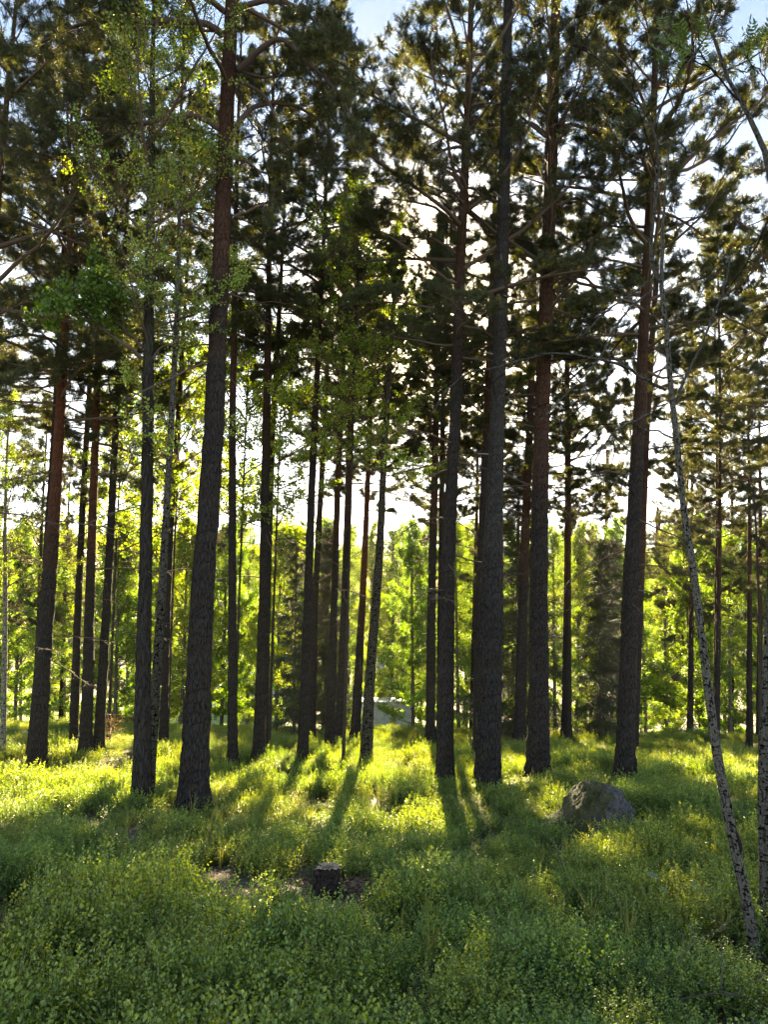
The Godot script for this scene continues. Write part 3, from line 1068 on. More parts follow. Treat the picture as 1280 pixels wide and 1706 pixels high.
func gable_house(label: String, at: Vector3, turn: float, w: float, dpt: float, h: float, rise: float, wall: Material, roof: Material, storeys: int) -> void:
	var o := thing("house", label, "house", at, turn)
	var s := Shape.new()
	s.box(Vector3(-w / 2, -1.5, -dpt / 2), Vector3(w / 2, h, dpt / 2), Color.WHITE)
	for e in [-w / 2, w / 2]:
		s.tri(Vector3(e, h, -dpt / 2), Vector3(e, h, dpt / 2), Vector3(e, h + rise, 0), Vector3(signf(e), 0, 0), Color.WHITE)
	part("wall", s.mesh(true), wall, o)
	var rf := Shape.new()
	for e in [-1.0, 1.0]:
		var a := Vector3(0, h + rise + 0.12, 0)
		var b := Vector3(0, h - 0.25, e * (dpt / 2 + 0.5))
		var up := Vector3(0, dpt / 2, e * rise).normalized() * 0.16
		for x in [-w / 2 - 0.4]:
			var x2 := w / 2 + 0.4
			var p := [Vector3(x, a.y, a.z), Vector3(x2, a.y, a.z), Vector3(x2, b.y, b.z), Vector3(x, b.y, b.z)]
			rf.quad(p[0] + up, p[1] + up, p[2] + up, p[3] + up, up, Color.WHITE)
			rf.quad(p[0], p[1], p[2], p[3], -up, Color.WHITE)
			rf.quad(p[2], p[3], p[3] + up, p[2] + up, Vector3(0, 0, e), Color.WHITE)
			rf.quad(p[0], p[3], p[3] + up, p[0] + up, Vector3.LEFT, Color.WHITE)
			rf.quad(p[1], p[2], p[2] + up, p[1] + up, Vector3.RIGHT, Color.WHITE)
	var roof_o := part("roof", rf.mesh(true), roof, o)
	var ch := Shape.new()
	ch.box(Vector3(w * 0.15, h + rise * 0.4, -0.4), Vector3(w * 0.15 + 0.8, h + rise + 1.0, 0.3), Color.WHITE)
	part("chimney", ch.mesh(true), plain(Color(0.28, 0.2, 0.17)), roof_o)
	var fb := BoxMesh.new()
	fb.size = Vector3(1.2, 1.4, 0.10)
	var pb := BoxMesh.new()
	pb.size = Vector3(0.46, 1.18, 0.12)
	var white := plain(Color(0.75, 0.75, 0.73))
	var glass := StandardMaterial3D.new()
	glass.albedo_color = Color(0.12, 0.14, 0.17)
	glass.roughness = 0.08
	for k in storeys:
		var x := -w / 2 + 1.6
		while x < w / 2 - 1.0:
			var wd := part("window", fb, white, o, Transform3D(Basis(), Vector3(x, 1.5 + k * 2.7, dpt / 2 + 0.02)))
			part("pane", pb, glass, wd, Transform3D(Basis(), Vector3(-0.29, 0, 0.012)))
			part("pane", pb, glass, wd, Transform3D(Basis(), Vector3(0.29, 0, 0.012)))
			x += 2.4
	var db := BoxMesh.new()
	db.size = Vector3(0.95, 2.05, 0.09)
	part("door", db, plain(Color(0.16, 0.09, 0.06)), o, Transform3D(Basis(), Vector3(w / 2 - 0.7, 1.05, dpt / 2 + 0.02)))

func parked_car(label: String, at: Vector3, turn: float, paint: Material) -> void:
	var o := thing("parked_car", label, "car", at, turn, "cars parked in the hollow")
	var prof := [[-2.15, 0.35], [-2.2, 0.62], [-2.05, 0.86], [-1.25, 0.96], [-0.55, 1.42], [0.75, 1.46], [1.55, 1.02], [2.1, 0.92], [2.2, 0.6], [2.1, 0.32]]
	var s := Shape.new()
	for k in prof.size() - 1:
		var a: Array = prof[k]
		var b: Array = prof[k + 1]
		var wa := 0.86 - 0.22 * clampf((a[1] - 0.85) / 0.6, 0, 1)
		var wb := 0.86 - 0.22 * clampf((b[1] - 0.85) / 0.6, 0, 1)
		s.quad(Vector3(a[0], a[1], -wa), Vector3(a[0], a[1], wa), Vector3(b[0], b[1], wb), Vector3(b[0], b[1], -wb), Vector3(a[0] + b[0], 1.6 * (a[1] + b[1] - 1.1), 0), Color.WHITE)
		for e in [-1.0, 1.0]:
			s.tri(Vector3(a[0], a[1], wa * e), Vector3(b[0], b[1], wb * e), Vector3(0, 0.5, 0.9 * e), Vector3(0, 0, e), Color.WHITE)
	for e in [-1.0, 1.0]:
		s.tri(Vector3(-2.15, 0.35, 0.86 * e), Vector3(2.1, 0.32, 0.86 * e), Vector3(0, 0.5, 0.9 * e), Vector3(0, 0, e), Color.WHITE)
	s.quad(Vector3(-2.15, 0.35, -0.86), Vector3(-2.15, 0.35, 0.86), Vector3(2.1, 0.32, 0.86), Vector3(2.1, 0.32, -0.86), Vector3.DOWN, Color.WHITE)
	part("body", s.mesh(true), paint, o)
	var glass := StandardMaterial3D.new()
	glass.albedo_color = Color(0.1, 0.12, 0.14)
	glass.roughness = 0.06
	for e in [-1.0, 1.0]:
		for g in [[-0.95, -0.1, -0.5], [0.0, 1.05, 0.7]]:
			var w := Shape.new()
			w.quad(Vector3(g[0], 1.0, 0.875 * e), Vector3(g[1], 1.0, 0.875 * e), Vector3(minf(g[1], 0.75), 1.36, 0.70 * e), Vector3(maxf(g[0], -0.52), 1.36, 0.70 * e), Vector3(0, 0, e), Color.WHITE)
			part("side_window", w.mesh(true), glass, o)
	var tyre := CylinderMesh.new()
	tyre.top_radius = 0.32; tyre.bottom_radius = 0.32; tyre.height = 0.2; tyre.radial_segments = 20
	var hub := CylinderMesh.new()
	hub.top_radius = 0.19; hub.bottom_radius = 0.19; hub.height = 0.22; hub.radial_segments = 14
	for x in [-1.35, 1.35]:
		for e in [-1.0, 1.0]:
			var wh := part("wheel", tyre, plain(Color(0.03, 0.03, 0.03)), o, Transform3D(Basis(Vector3.RIGHT, PI / 2), Vector3(x, 0.32, 0.80 * e)))
			part("rim", hub, plain(Color(0.45, 0.45, 0.46), 0.4), wh)

func build_hollow() -> void:
	var white_wall := plain(Color(0.66, 0.66, 0.68), 0.9, 2, 2.0)
	var grey_roof := plain(Color(0.17, 0.17, 0.19), 0.85, 3, 2.0)
	var red_roof := plain(Color(0.26, 0.12, 0.08), 0.85, 4, 2.0)
	var ph := at_ground_depth(425, 104.0)
	gable_house("pale house with grey roof far behind the slim middle pines", ph, 0.25, 12.0, 8.5, 5.6, 3.6, white_wall, grey_roof, 2)
	ph = at_ground_depth(52, 205.0)
	gable_house("distant house with brown tiled roof behind the leaning pine on the left", ph, -0.5, 14.0, 9.0, 5.0, 4.5, plain(Color(0.5, 0.42, 0.38)), red_roof, 2)
	ph = at_ground_depth(660, 128.0)
	gable_house("white house low in the hollow behind the multi-stemmed hazel", ph, -0.2, 13.0, 8.0, 3.2, 2.6, white_wall, grey_roof, 1)
	# the ribbed metal shed
	var sp := at_ground_depth(650, 58.0)
	var sh := thing("metal_shed", "low pale blue ribbed metal shed behind the birch in the middle", "shed", sp, 0.42)
	var s := Shape.new()
	s.box(Vector3(-1.9, -0.6, -2.6), Vector3(1.9, 2.75, 0.0), Color.WHITE)
	var blue := plain(Color(0.70, 0.77, 0.82), 0.5, 9, 3.0)
	part("wall", s.mesh(true), blue, sh)
	var rs := Shape.new()
	rs.box(Vector3(-2.1, 2.76, -2.8), Vector3(2.1, 2.84, 0.2), Color.WHITE)
	part("roof", rs.mesh(true), plain(Color(0.6, 0.62, 0.63), 0.5), sh)
	var rib := BoxMesh.new()
	rib.size = Vector3(0.05, 3.3, 0.03)
	for k in 26:
		part("rib", rib, blue, sh, Transform3D(Basis(), Vector3(-1.85 + k * 0.148, 1.06, 0.015)))
	# the board hut
	var hp := at_ground_depth(203, 57.0)
	var hut := thing("board_hut", "small yellow-green board hut with dark corners behind the slim left pines", "hut", hp, 0.15)
	var yel := plain(Color(0.42, 0.36, 0.08), 0.85, 12, 1.0)
	var brown := plain(Color(0.08, 0.055, 0.04), 0.85, 13, 1.0)
	var plank := BoxMesh.new()
	plank.size = Vector3(0.155, 1.25, 0.03)
	for k in 13:
		part("plank", plank, yel, hut, Transform3D(Basis(), Vector3(-0.98 + k * 0.163, 0.5 + (k % 3) * 0.004, 0.6)))
		part("plank", plank, yel, hut, Transform3D(Basis(), Vector3(-0.98 + k * 0.163, 0.5, -0.6)))
	for k in 7:
		for e in [-1.06, 1.06]:
			part("plank", plank, yel, hut, Transform3D(Basis(Vector3.UP, PI / 2), Vector3(e, 0.5, -0.49 + k * 0.163)))
	var post := BoxMesh.new()
	post.size = Vector3(0.11, 1.5, 0.11)
	for x in [-1.08, 0.0, 1.08]:
		part("post", post, brown, hut, Transform3D(Basis(), Vector3(x, 0.45, 0.68)))
	var rfm := BoxMesh.new()
	rfm.size = Vector3(2.6, 0.06, 1.0)
	for e in [-1.0, 1.0]:
		part("roof", rfm, brown, hut, Transform3D(Basis(Vector3.RIGHT, e * 0.45), Vector3(0, 1.32, e * 0.42)))
	# the picket fences
	for q in [[348, 378, 74.0, "pale picket fence at the lawn edge, left of the slim straight pine"], [440, 476, 72.0, "dark picket fence at the lawn edge between two slim pines"]]:
		var a := at_ground_depth(q[0], q[2])
		var e := at_ground_depth(q[1], q[2])
		var fe := thing("picket_fence", q[3], "fence", a, 0.0, "")
		var tone := plain(Color(0.33, 0.29, 0.22)) if q[0] < 400 else plain(Color(0.10, 0.085, 0.07))
		var long := a.distance_to(e)
		var pk := BoxMesh.new()
		pk.size = Vector3(0.09, 0.85, 0.022)
		var rl := BoxMesh.new()
		rl.size = Vector3(long, 0.07, 0.04)
		var n := int(long / 0.17)
		for k in n:
			var t := (k + 0.5) / n
			part("picket", pk, tone, fe, Transform3D(Basis(), Vector3(long * t, lerpf(0.0, e.y - a.y, t) + 0.5, 0.032)))
		for y in [0.28, 0.72]:
			part("rail", rl, tone, fe, Transform3D(Basis(Vector3.BACK, atan2(e.y - a.y, long)), Vector3(long / 2, y + (e.y - a.y) / 2, 0)))
		var po := BoxMesh.new()
		po.size = Vector3(0.1, 1.3, 0.1)
		for x in [0.0, long / 2, long]:
			part("post", po, tone, fe, Transform3D(Basis(), Vector3(x, 0.4, -0.075)))
	var paint := StandardMaterial3D.new()
	paint.albedo_color = Color(0.80, 0.85, 0.92)
	paint.roughness = 0.25
	paint.clearcoat_enabled = true
	parked_car("pale blue-white parked car behind the three slim pines on the left", at_ground_depth(172, 88.0), 0.15, paint)
	var paint2 := StandardMaterial3D.new()
	paint2.albedo_color = Color(0.86, 0.86, 0.88)
	paint2.roughness = 0.25
	paint2.clearcoat_enabled = true
	parked_car("white parked car glimpsed between the pines right of the thick reddish pine", at_ground_depth(1052, 92.0), 0.1, paint2)
	# picnic table and rail on the right
	var tp := at_ground_depth(1232, 60.0)
	var ta := thing("picnic_table", "brown wooden picnic table on the pale gravel beyond the right birch", "table", tp, 0.3)
	var tb := BoxMesh.new()
	tb.size = Vector3(1.8, 0.04, 0.14)
	var wood := plain(Color(0.17, 0.12, 0.09), 0.8, 21, 1.0)
	for k in 5:
		part("plank", tb, wood, ta, Transform3D(Basis(), Vector3(0, 0.76, -0.32 + k * 0.16)))
	for e in [-1.0, 1.0]:
		for k in 2:
			part("seat_plank", tb, wood, ta, Transform3D(Basis(), Vector3(0, 0.45, e * (0.68 + k * 0.155))))
	var lg := BoxMesh.new()
	lg.size = Vector3(0.06, 1.1, 0.09)
	for x in [-0.7, 0.7]:
		for e in [-1.0, 1.0]:
			part("leg", lg, wood, ta, Transform3D(Basis(Vector3.RIGHT, e * -0.5), Vector3(x, 0.3, e * 0.35)))
		var cr := BoxMesh.new()
		cr.size = Vector3(0.05, 0.08, 1.7)
		part("brace", cr, wood, ta, Transform3D(Basis(), Vector3(x + 0.06, 0.40, 0)))
	var ra := at_ground_depth(1170, 58.0)
	var rail := thing("rail_fence", "low rough pole fence in front of the pale gravel at right", "fence", ra)
	var rm := CylinderMesh.new()
	rm.top_radius = 0.05; rm.bottom_radius = 0.06; rm.height = 4.5; rm.radial_segments = 8
	for y in [0.42, 0.8]:
		part("rail", rm, wood, rail, Transform3D(Basis(Vector3.BACK, PI / 2 + 0.01), Vector3(2.0, y, 0.06)))
	var rp := CylinderMesh.new()
	rp.top_radius = 0.06; rp.bottom_radius = 0.07; rp.height = 1.4; rp.radial_segments = 8
	for x in [0.0, 2.0, 4.0]:
		part("post", rp, wood, rail, Transform3D(Basis(), Vector3(x, 0.35, -0.06)))

# ------------------------------------------------------------------ all the trees

func build_pines() -> void:
	var fol := {"side": 11, "bald": 0.35, "from": 0.3, "long": 1.15, "rise": 0.12, "droop": 0.0, "twigs": 6, "twig": 0.28, "tufts": 4, "tuft_low": -0.3}
	var thin := {"side": 8, "from": 0.45, "long": 0.8, "rise": 0.0, "droop": -0.05, "twigs": 4, "twig": 0.25, "tufts": 3, "tuft_low": -0.5}
	var bare := {"side": 7, "from": 0.3, "long": 0.6, "rise": 0.0, "droop": -0.04, "twigs": 0, "twig": 0.0, "tufts": 0, "tuft_low": 0.0}
	# the thick pine left of the middle, with the limbs it shows
	pine([[322, 1335, 44], [336, 1000, 37], [347, 850, 34], [357, 700, 32], [367, 450, 28], [375, 250, 26], [386, 0, 23]], 20.5, 12.2, 3.6, 22, "thickest dark pine left of the middle, its crown out of view", 1, {"red": 8.0, "dead": 4, "limbs": [
		{"at": [[366, 215], [330, 194], [285, 195], [240, 205], [195, 200], [140, 200], [90, 215]], "thick": 12.0, "style": fol, "forward": 0.8},
		{"at": [[240, 206], [180, 235], [120, 258], [60, 262], [0, 240], [-60, 230]], "thick": 7.0, "style": fol, "forward": 1.0},
		{"at": [[372, 60], [345, 40], [300, 36], [220, 38], [160, 35], [110, 50], [60, 75], [0, 95]], "thick": 14.0, "style": fol, "forward": 1.2},
		{"at": [[392, 212], [420, 182], [450, 172], [500, 180], [540, 210], [560, 250]], "thick": 11.0, "style": fol, "forward": -0.6},
		{"at": [[398, 118], [425, 90], [460, 66], [485, 75], [520, 110], [560, 150], [585, 190]], "thick": 13.0, "style": fol, "forward": 0.8},
		{"at": [[396, 135], [430, 150], [450, 175], [465, 215], [468, 260], [455, 330]], "thick": 7.0, "style": thin, "forward": 0.3},
		{"at": [[404, 10], [440, 2], [475, 5], [510, 20], [535, 50]], "thick": 12.0, "style": fol, "forward": 1.5},
		{"at": [[376, 20], [330, -10], [260, -30], [190, -25]], "thick": 12.0, "style": fol, "forward": 1.5},
		{"at": [[388, 360], [420, 350], [450, 335], [470, 350]], "thick": 7.0, "style": bare},
		{"at": [[360, 392], [330, 380], [300, 376], [265, 385]], "thick": 6.0, "style": bare},
		{"at": [[393, 266], [415, 272], [440, 300], [440, 340]], "thick": 6.0, "style": bare}]})
	pine([[60, 1283, 27], [70, 1130, 24], [79, 1000, 22], [87, 900, 20], [98, 720, 16], [107, 560, 14], [114, 440, 11]], 18.5, 8.6, 3.0, 34, "leaning pine at far left whose upper trunk glows orange-red", 2, {"red": 6.0, "dead": 7, "tone": Color(0.36, 0.155, 0.085)})
	pine([[52, 1258, 15], [74, 1000, 13], [82, 860, 12], [92, 700, 10], [98, 560, 8]], 18.0, 9.0, 2.6, 30, "slimmer pine close behind the leaning orange pine at far left", 3)
	pine([[122, 1242, 15], [130, 1000, 11], [137, 850, 10], [143, 740, 9]], 17.5, 10.0, 2.4, 28, "leftmost of the three slim pines standing together on the left", 4)
	pine([[143, 1252, 20], [149, 1000, 15], [154, 850, 13], [159, 720, 12], [163, 600, 10]], 18.0, 9.5, 2.8, 32, "middle pine of the three slim ones on the left, reddish bark", 5, {"red": 5.5, "tone": Color(0.36, 0.16, 0.09)})
	pine([[164, 1248, 17], [178, 1000, 13], [186, 850, 12], [190, 760, 11]], 17.0, 9.5, 2.6, 28, "rightmost of the three slim pines on the left, beside the rusty sapling", 6)
	pine([[272, 1240, 14], [277, 1060, 11], [283, 900, 10], [292, 760, 8]], 18.0, 10.0, 2.6, 28, "slim pine seen just right of the forked rough-barked tree", 7)
	pine([[388, 1273, 16], [387, 1000, 13], [387, 700, 11], [390, 560, 10], [391, 450, 9]], 18.0, 11.0, 2.4, 28, "straight slim pine just right of the thickest pine", 8)
	pine([[431, 1265, 19], [439, 1000, 15], [442, 800, 14], [446, 600, 12], [448, 450, 9]], 18.5, 11.0, 2.6, 30, "front one of a close pair of slim pines left of centre", 9)
	pine([[440, 1252, 12], [448, 900, 10], [455, 700, 9], [463, 560, 8]], 17.5, 10.5, 2.2, 26, "back one of a close pair of slim pines left of centre", 10)
	pine([[504, 1267, 17], [513, 1000, 14], [520, 800, 12], [525, 700, 11], [532, 560, 9]], 18.5, 10.6, 2.7, 32, "first from the left of the five slim pines left of the birch", 11, {"dead": 9})
	pine([[519, 1230, 12], [525, 1000, 10], [538, 760, 9], [546, 600, 7]], 18.0, 10.5, 2.5, 28, "second of the five slim pines, set back behind the first", 12)
	pine([[549, 1243, 15], [557, 1000, 11], [563, 800, 10], [570, 650, 9]], 18.5, 11.0, 2.5, 30, "third of the five slim pines left of the middle birch", 13, {"red": 6.5})
	pine([[566, 1236, 16], [574, 1000, 11], [581, 800, 10], [587, 640, 9]], 18.0, 11.0, 2.5, 28, "fourth of the five slim pines left of the middle birch", 14)
	pine([[592, 1228, 16], [604, 1000, 11], [611, 850, 9], [617, 700, 8]], 16.5, 9.5, 2.2, 26, "fifth of the five slim pines, nearest the middle birch", 15, {"red": 5.5, "tone": Color(0.36, 0.16, 0.09)})
	pine([[717, 1238, 16], [719, 1000, 13], [723, 850, 12], [727, 700, 10], [732, 500, 8]], 19.0, 11.5, 2.8, 32, "slim pine in front of the sun glow, left of centre right", 16, {"dead": 9})
	pine([[734, 1236, 13], [735, 1000, 10], [736, 850, 9], [738, 700, 8], [742, 540, 6]], 18.5, 11.5, 2.4, 28, "thin pine half hidden behind the rough pine by the sun glow", 17)
	pine([[741, 1300, 27], [744, 1100, 25], [746, 950, 22], [752, 820, 20], [759, 700, 18], [767, 450, 17], [778, 220, 13], [786, 0, 9]], 18.0, 9.0, 3.4, 36, "coarse-barked pine right of the sun glow with bushy left limbs", 18, {"red": 9.5, "dead": 9, "limbs": [
		{"at": [[772, 245], [755, 245], [730, 255], [712, 268], [690, 300]], "thick": 7.0, "style": bare},
		{"at": [[767, 298], [735, 280], [700, 262], [660, 240], [630, 225]], "thick": 8.0, "style": fol, "forward": 0.5},
		{"at": [[762, 385], [735, 352], [700, 338], [655, 332], [612, 345]], "thick": 7.0, "style": fol, "forward": 0.9},
		{"at": [[764, 425], [730, 402], [690, 396], [650, 405]], "thick": 6.0, "style": fol, "forward": -0.7},
		{"at": [[773, 195], [750, 170], [725, 195], [690, 210], [660, 225]], "thick": 6.0, "style": fol, "forward": -0.5},
		{"at": [[763, 365], [740, 330], [705, 315], [690, 280], [720, 240], [780, 220], [830, 210]], "thick": 5.0, "style": bare, "forward": 0.8},
		{"at": [[772, 500], [800, 492], [830, 490]], "thick": 6.0, "style": bare}]})
	pine([[797, 1265, 17], [800, 1000, 16], [806, 850, 14], [813, 680, 13], [820, 500, 11]], 18.5, 10.5, 2.6, 30, "pine half hidden behind the tall dead trunk", 19)
	pine([[866, 1232, 19], [872, 1000, 15], [877, 850, 14], [884, 700, 12], [890, 500, 9]], 18.5, 10.5, 2.8, 32, "pine just left of the thick reddish pine on the right", 20, {"red": 6.5})
	pine([[897, 1287, 35], [898, 1150, 32], [898, 1000, 29], [900, 850, 27], [903, 700, 25], [912, 450, 23], [920, 250, 21], [927, 0, 16]], 19.0, 10.6, 3.6, 32, "thick straight pine with reddish upper trunk and long bent limbs", 21, {"red": 6.6, "dead": 5, "limbs": [
		{"at": [[934, 222], [950, 208], [985, 218], [1020, 232], [1045, 255], [1085, 270]], "thick": 9.0, "style": bare, "forward": 0.4},
		{"at": [[908, 222], [885, 206], [850, 205], [820, 212]], "thick": 8.0, "style": thin, "forward": -0.5},
		{"at": [[906, 345], [890, 328], [860, 325], [835, 330]], "thick": 6.0, "style": bare},
		{"at": [[904, 425], [885, 405], [860, 398], [835, 396]], "thick": 7.0, "style": bare},
		{"at": [[932, 345], [960, 330], [1000, 352], [1040, 380], [1070, 430]], "thick": 7.0, "style": thin, "forward": 0.5},
		{"at": [[925, 485], [955, 460], [985, 470], [1000, 500], [1010, 550]], "thick": 7.0, "style": bare},
		{"at": [[936, 120], [960, 95], [990, 100], [1020, 125], [1045, 170]], "thick": 8.0, "style": fol, "forward": 0.3},
		{"at": [[912, 75], [895, 85], [880, 110], [860, 140], [845, 150]], "thick": 8.0, "style": fol, "forward": -0.5}]})
	pine([[944, 1229, 17], [946, 1000, 12], [947, 800, 10], [945, 600, 8], [944, 500, 7]], 17.0, 9.5, 2.5, 30, "straight slim pine alone right of the thick reddish pine", 22, {"red": 5.0, "tone": Color(0.28, 0.15, 0.09)})
	pine([[1008, 1204, 9], [1009, 1000, 7], [1013, 750, 6]], 16.0, 7.0, 2.2, 28, "far thin pine standing above the small dark spruce", 23, {"red": 5.0})
	pine([[1041, 1283, 28], [1047, 1120, 27], [1053, 950, 25], [1060, 800, 22], [1066, 700, 20], [1078, 450, 16], [1088, 230, 12], [1096, 0, 9]], 17.5, 9.0, 3.6, 40, "dark pine behind the bent birch, tapering to the top edge", 24, {"red": 7.5, "dead": 9, "dense": 0.95})
	pine([[1056, 1252, 14], [1068, 950, 13], [1077, 720, 12], [1088, 550, 10], [1094, 470, 9]], 17.5, 9.6, 2.5, 30, "reddish pine directly behind the dark pine near the bent birch", 25, {"red": 6.0, "dense": 0.95})
	pine([[1090, 1198, 12], [1094, 1000, 9], [1098, 850, 8]], 17.0, 8.5, 2.5, 30, "far slim pine left of a close dark pair on the right", 26)
	pine([[1110, 1212, 12], [1122, 1000, 10], [1127, 880, 10]], 17.0, 7.6, 3.4, 40, "left one of the close dark pair of pines on the right", 27, {"dead": 3, "dense": 0.95})
	pine([[1122, 1218, 17], [1134, 1000, 13], [1138, 880, 12], [1148, 720, 11], [1157, 560, 9]], 18.0, 7.6, 3.8, 44, "right one of the close dark pair of pines on the right", 28, {"dead": 3, "dense": 0.95})
	# farther back, their feet among the young broadleaf trees
	var back := [[62, 40.0, 8], [238, 44.0, 9], [329, 42.0, 8], [788, 40.0, 11], [1148, 40.0, 10], [1165, 52.0, 7], [1215, 44.0, 9], [1262, 38.0, 10], [105, 50.0, 7], [717, 58.0, 7], [946, 56.0, 7], [1046, 43.0, 8], [1190, 36.0, 9], [-30, 34.0, 9], [1310, 32.0, 10]]
	var names := ["far pine behind the leaning pine at the left edge", "far pine filling the gap left of the forked rough tree", "far pine directly behind the thickest pine's trunk", "far pine between the coarse-barked pine and the dead trunk", "far pine crossed by the bent birch", "thin far pine right of the bent birch", "far pine in the gap left of the right-edge birch", "far pine nearest the right edge", "thin far pine between the leaning orange pine and the slim trio", "distant low pine left of the sun-glow pines", "distant low pine left of the small dark spruce", "far pine close left of the dark pine by the bent birch", "far pine with low limbs left of the wiry bare sapling", "far pine cut by the left edge", "far pine just beyond the right edge"]
	for k in back.size():
		var b: Array = back[k]
		pine(upright(b[0], b[1], b[2], 6.0), 15.5 + (k * 7 % 5), 7.2 + (k * 5 % 4) * 0.8, 2.6, 30, names[k], 60 + k, {"depth": b[1], "red": 5.5, "dead": 4})
	var mid := [[568, 33.0], [613, 35.0], [719, 32.0], [744, 34.0], [816, 33.0], [899, 36.0], [946, 30.0], [1190, 29.0], [1245, 33.0]]
	var mid_names := ["pine hidden behind the fourth slim pine's trunk, only its crown clear", "pine hidden behind the lichen-spotted birch, its crown above it", "pine hidden behind the slim pine by the sun glow", "pine hidden behind the coarse-barked pine's lower trunk", "pine hidden behind the tall dead trunk", "pine hidden behind the thick reddish-topped pine", "pine hidden behind the lone straight pine on the right", "pine with spreading crown behind the bent birch's right side", "pine with spreading crown left of the right-edge birch"]
	for k in mid.size():
		pine(upright(mid[k][0], mid[k][1], 10.0, [7.0, 22.0, 4.0, 7.0, 8.0, 2.0, 2.0, 10.0, 5.0][k]), 18.5 + (k * 5 % 3) * 0.6, 10.6 if mid[k][0] > 900 else 11.4, 3.0, 36, mid_names[k], 120 + k, {"depth": mid[k][1], "red": 6.0, "dense": 0.8, "dead": 6})
	# just outside the frame, with limbs that reach into it
	pine(upright(-75, 15.0, 30, 20.0), 17.0, 8.0, 3.4, 34, "pine just outside the left edge, limbs reaching in", 90, {"depth": 15.0, "red": 8.0})
	pine(upright(-60, 26.0, 18, 10.0), 18.0, 8.5, 3.4, 34, "second pine outside the left edge, farther back", 91, {"depth": 26.0, "red": 7.0})
	pine(upright(1345, 20.0, 22, 10.0), 18.0, 8.5, 3.4, 34, "pine just outside the right edge, limbs reaching in", 92, {"depth": 20.0, "red": 7.0})

	# the barkless dead pine
	var tp := trunk_path([[812, 1305, 40], [817, 1100, 37], [821, 950, 34], [825, 820, 27], [829, 700, 23], [837, 450, 22], [843, 200, 19], [848, -40, 15]], 15.5)
	var sn := thing("dead_pine", "tall grey dead pine trunk, bare of bark above and without branches", "dead tree", tp.foot)
	part("trunk", trunk_mesh(tp, 26, 33, Color(0.10, 0.092, 0.086), Color(0.14, 0.135, 0.125), 4.0, 0.2, 0.25, 2.4), M.pine_bark, sn)
	keep_clear.append([tp.foot.x, tp.foot.z, 0.24, 0.0])
	var r := RandomNumberGenerator.new()
	r.seed = 5
	for k in 9:
		var a := spot_on(tp, r.randf_range(4.0, 12.5))
		var g := Shape.new()
		var d := Vector3(r.randf_range(-1, 1), r.randf_range(-0.1, 0.3), r.randf_range(-0.4, 1)).normalized()
		g.tube(crooked(r, Vector3.ZERO, d, r.randf_range(0.18, 0.4), 3, 0.1, 0.0), tapered(4, 0.022, 0.010), 6, Color(0.2, 0.18, 0.16))
		part("branch_stub", g.mesh(), M.limb_bark, sn, Transform3D(Basis(), a[0]))

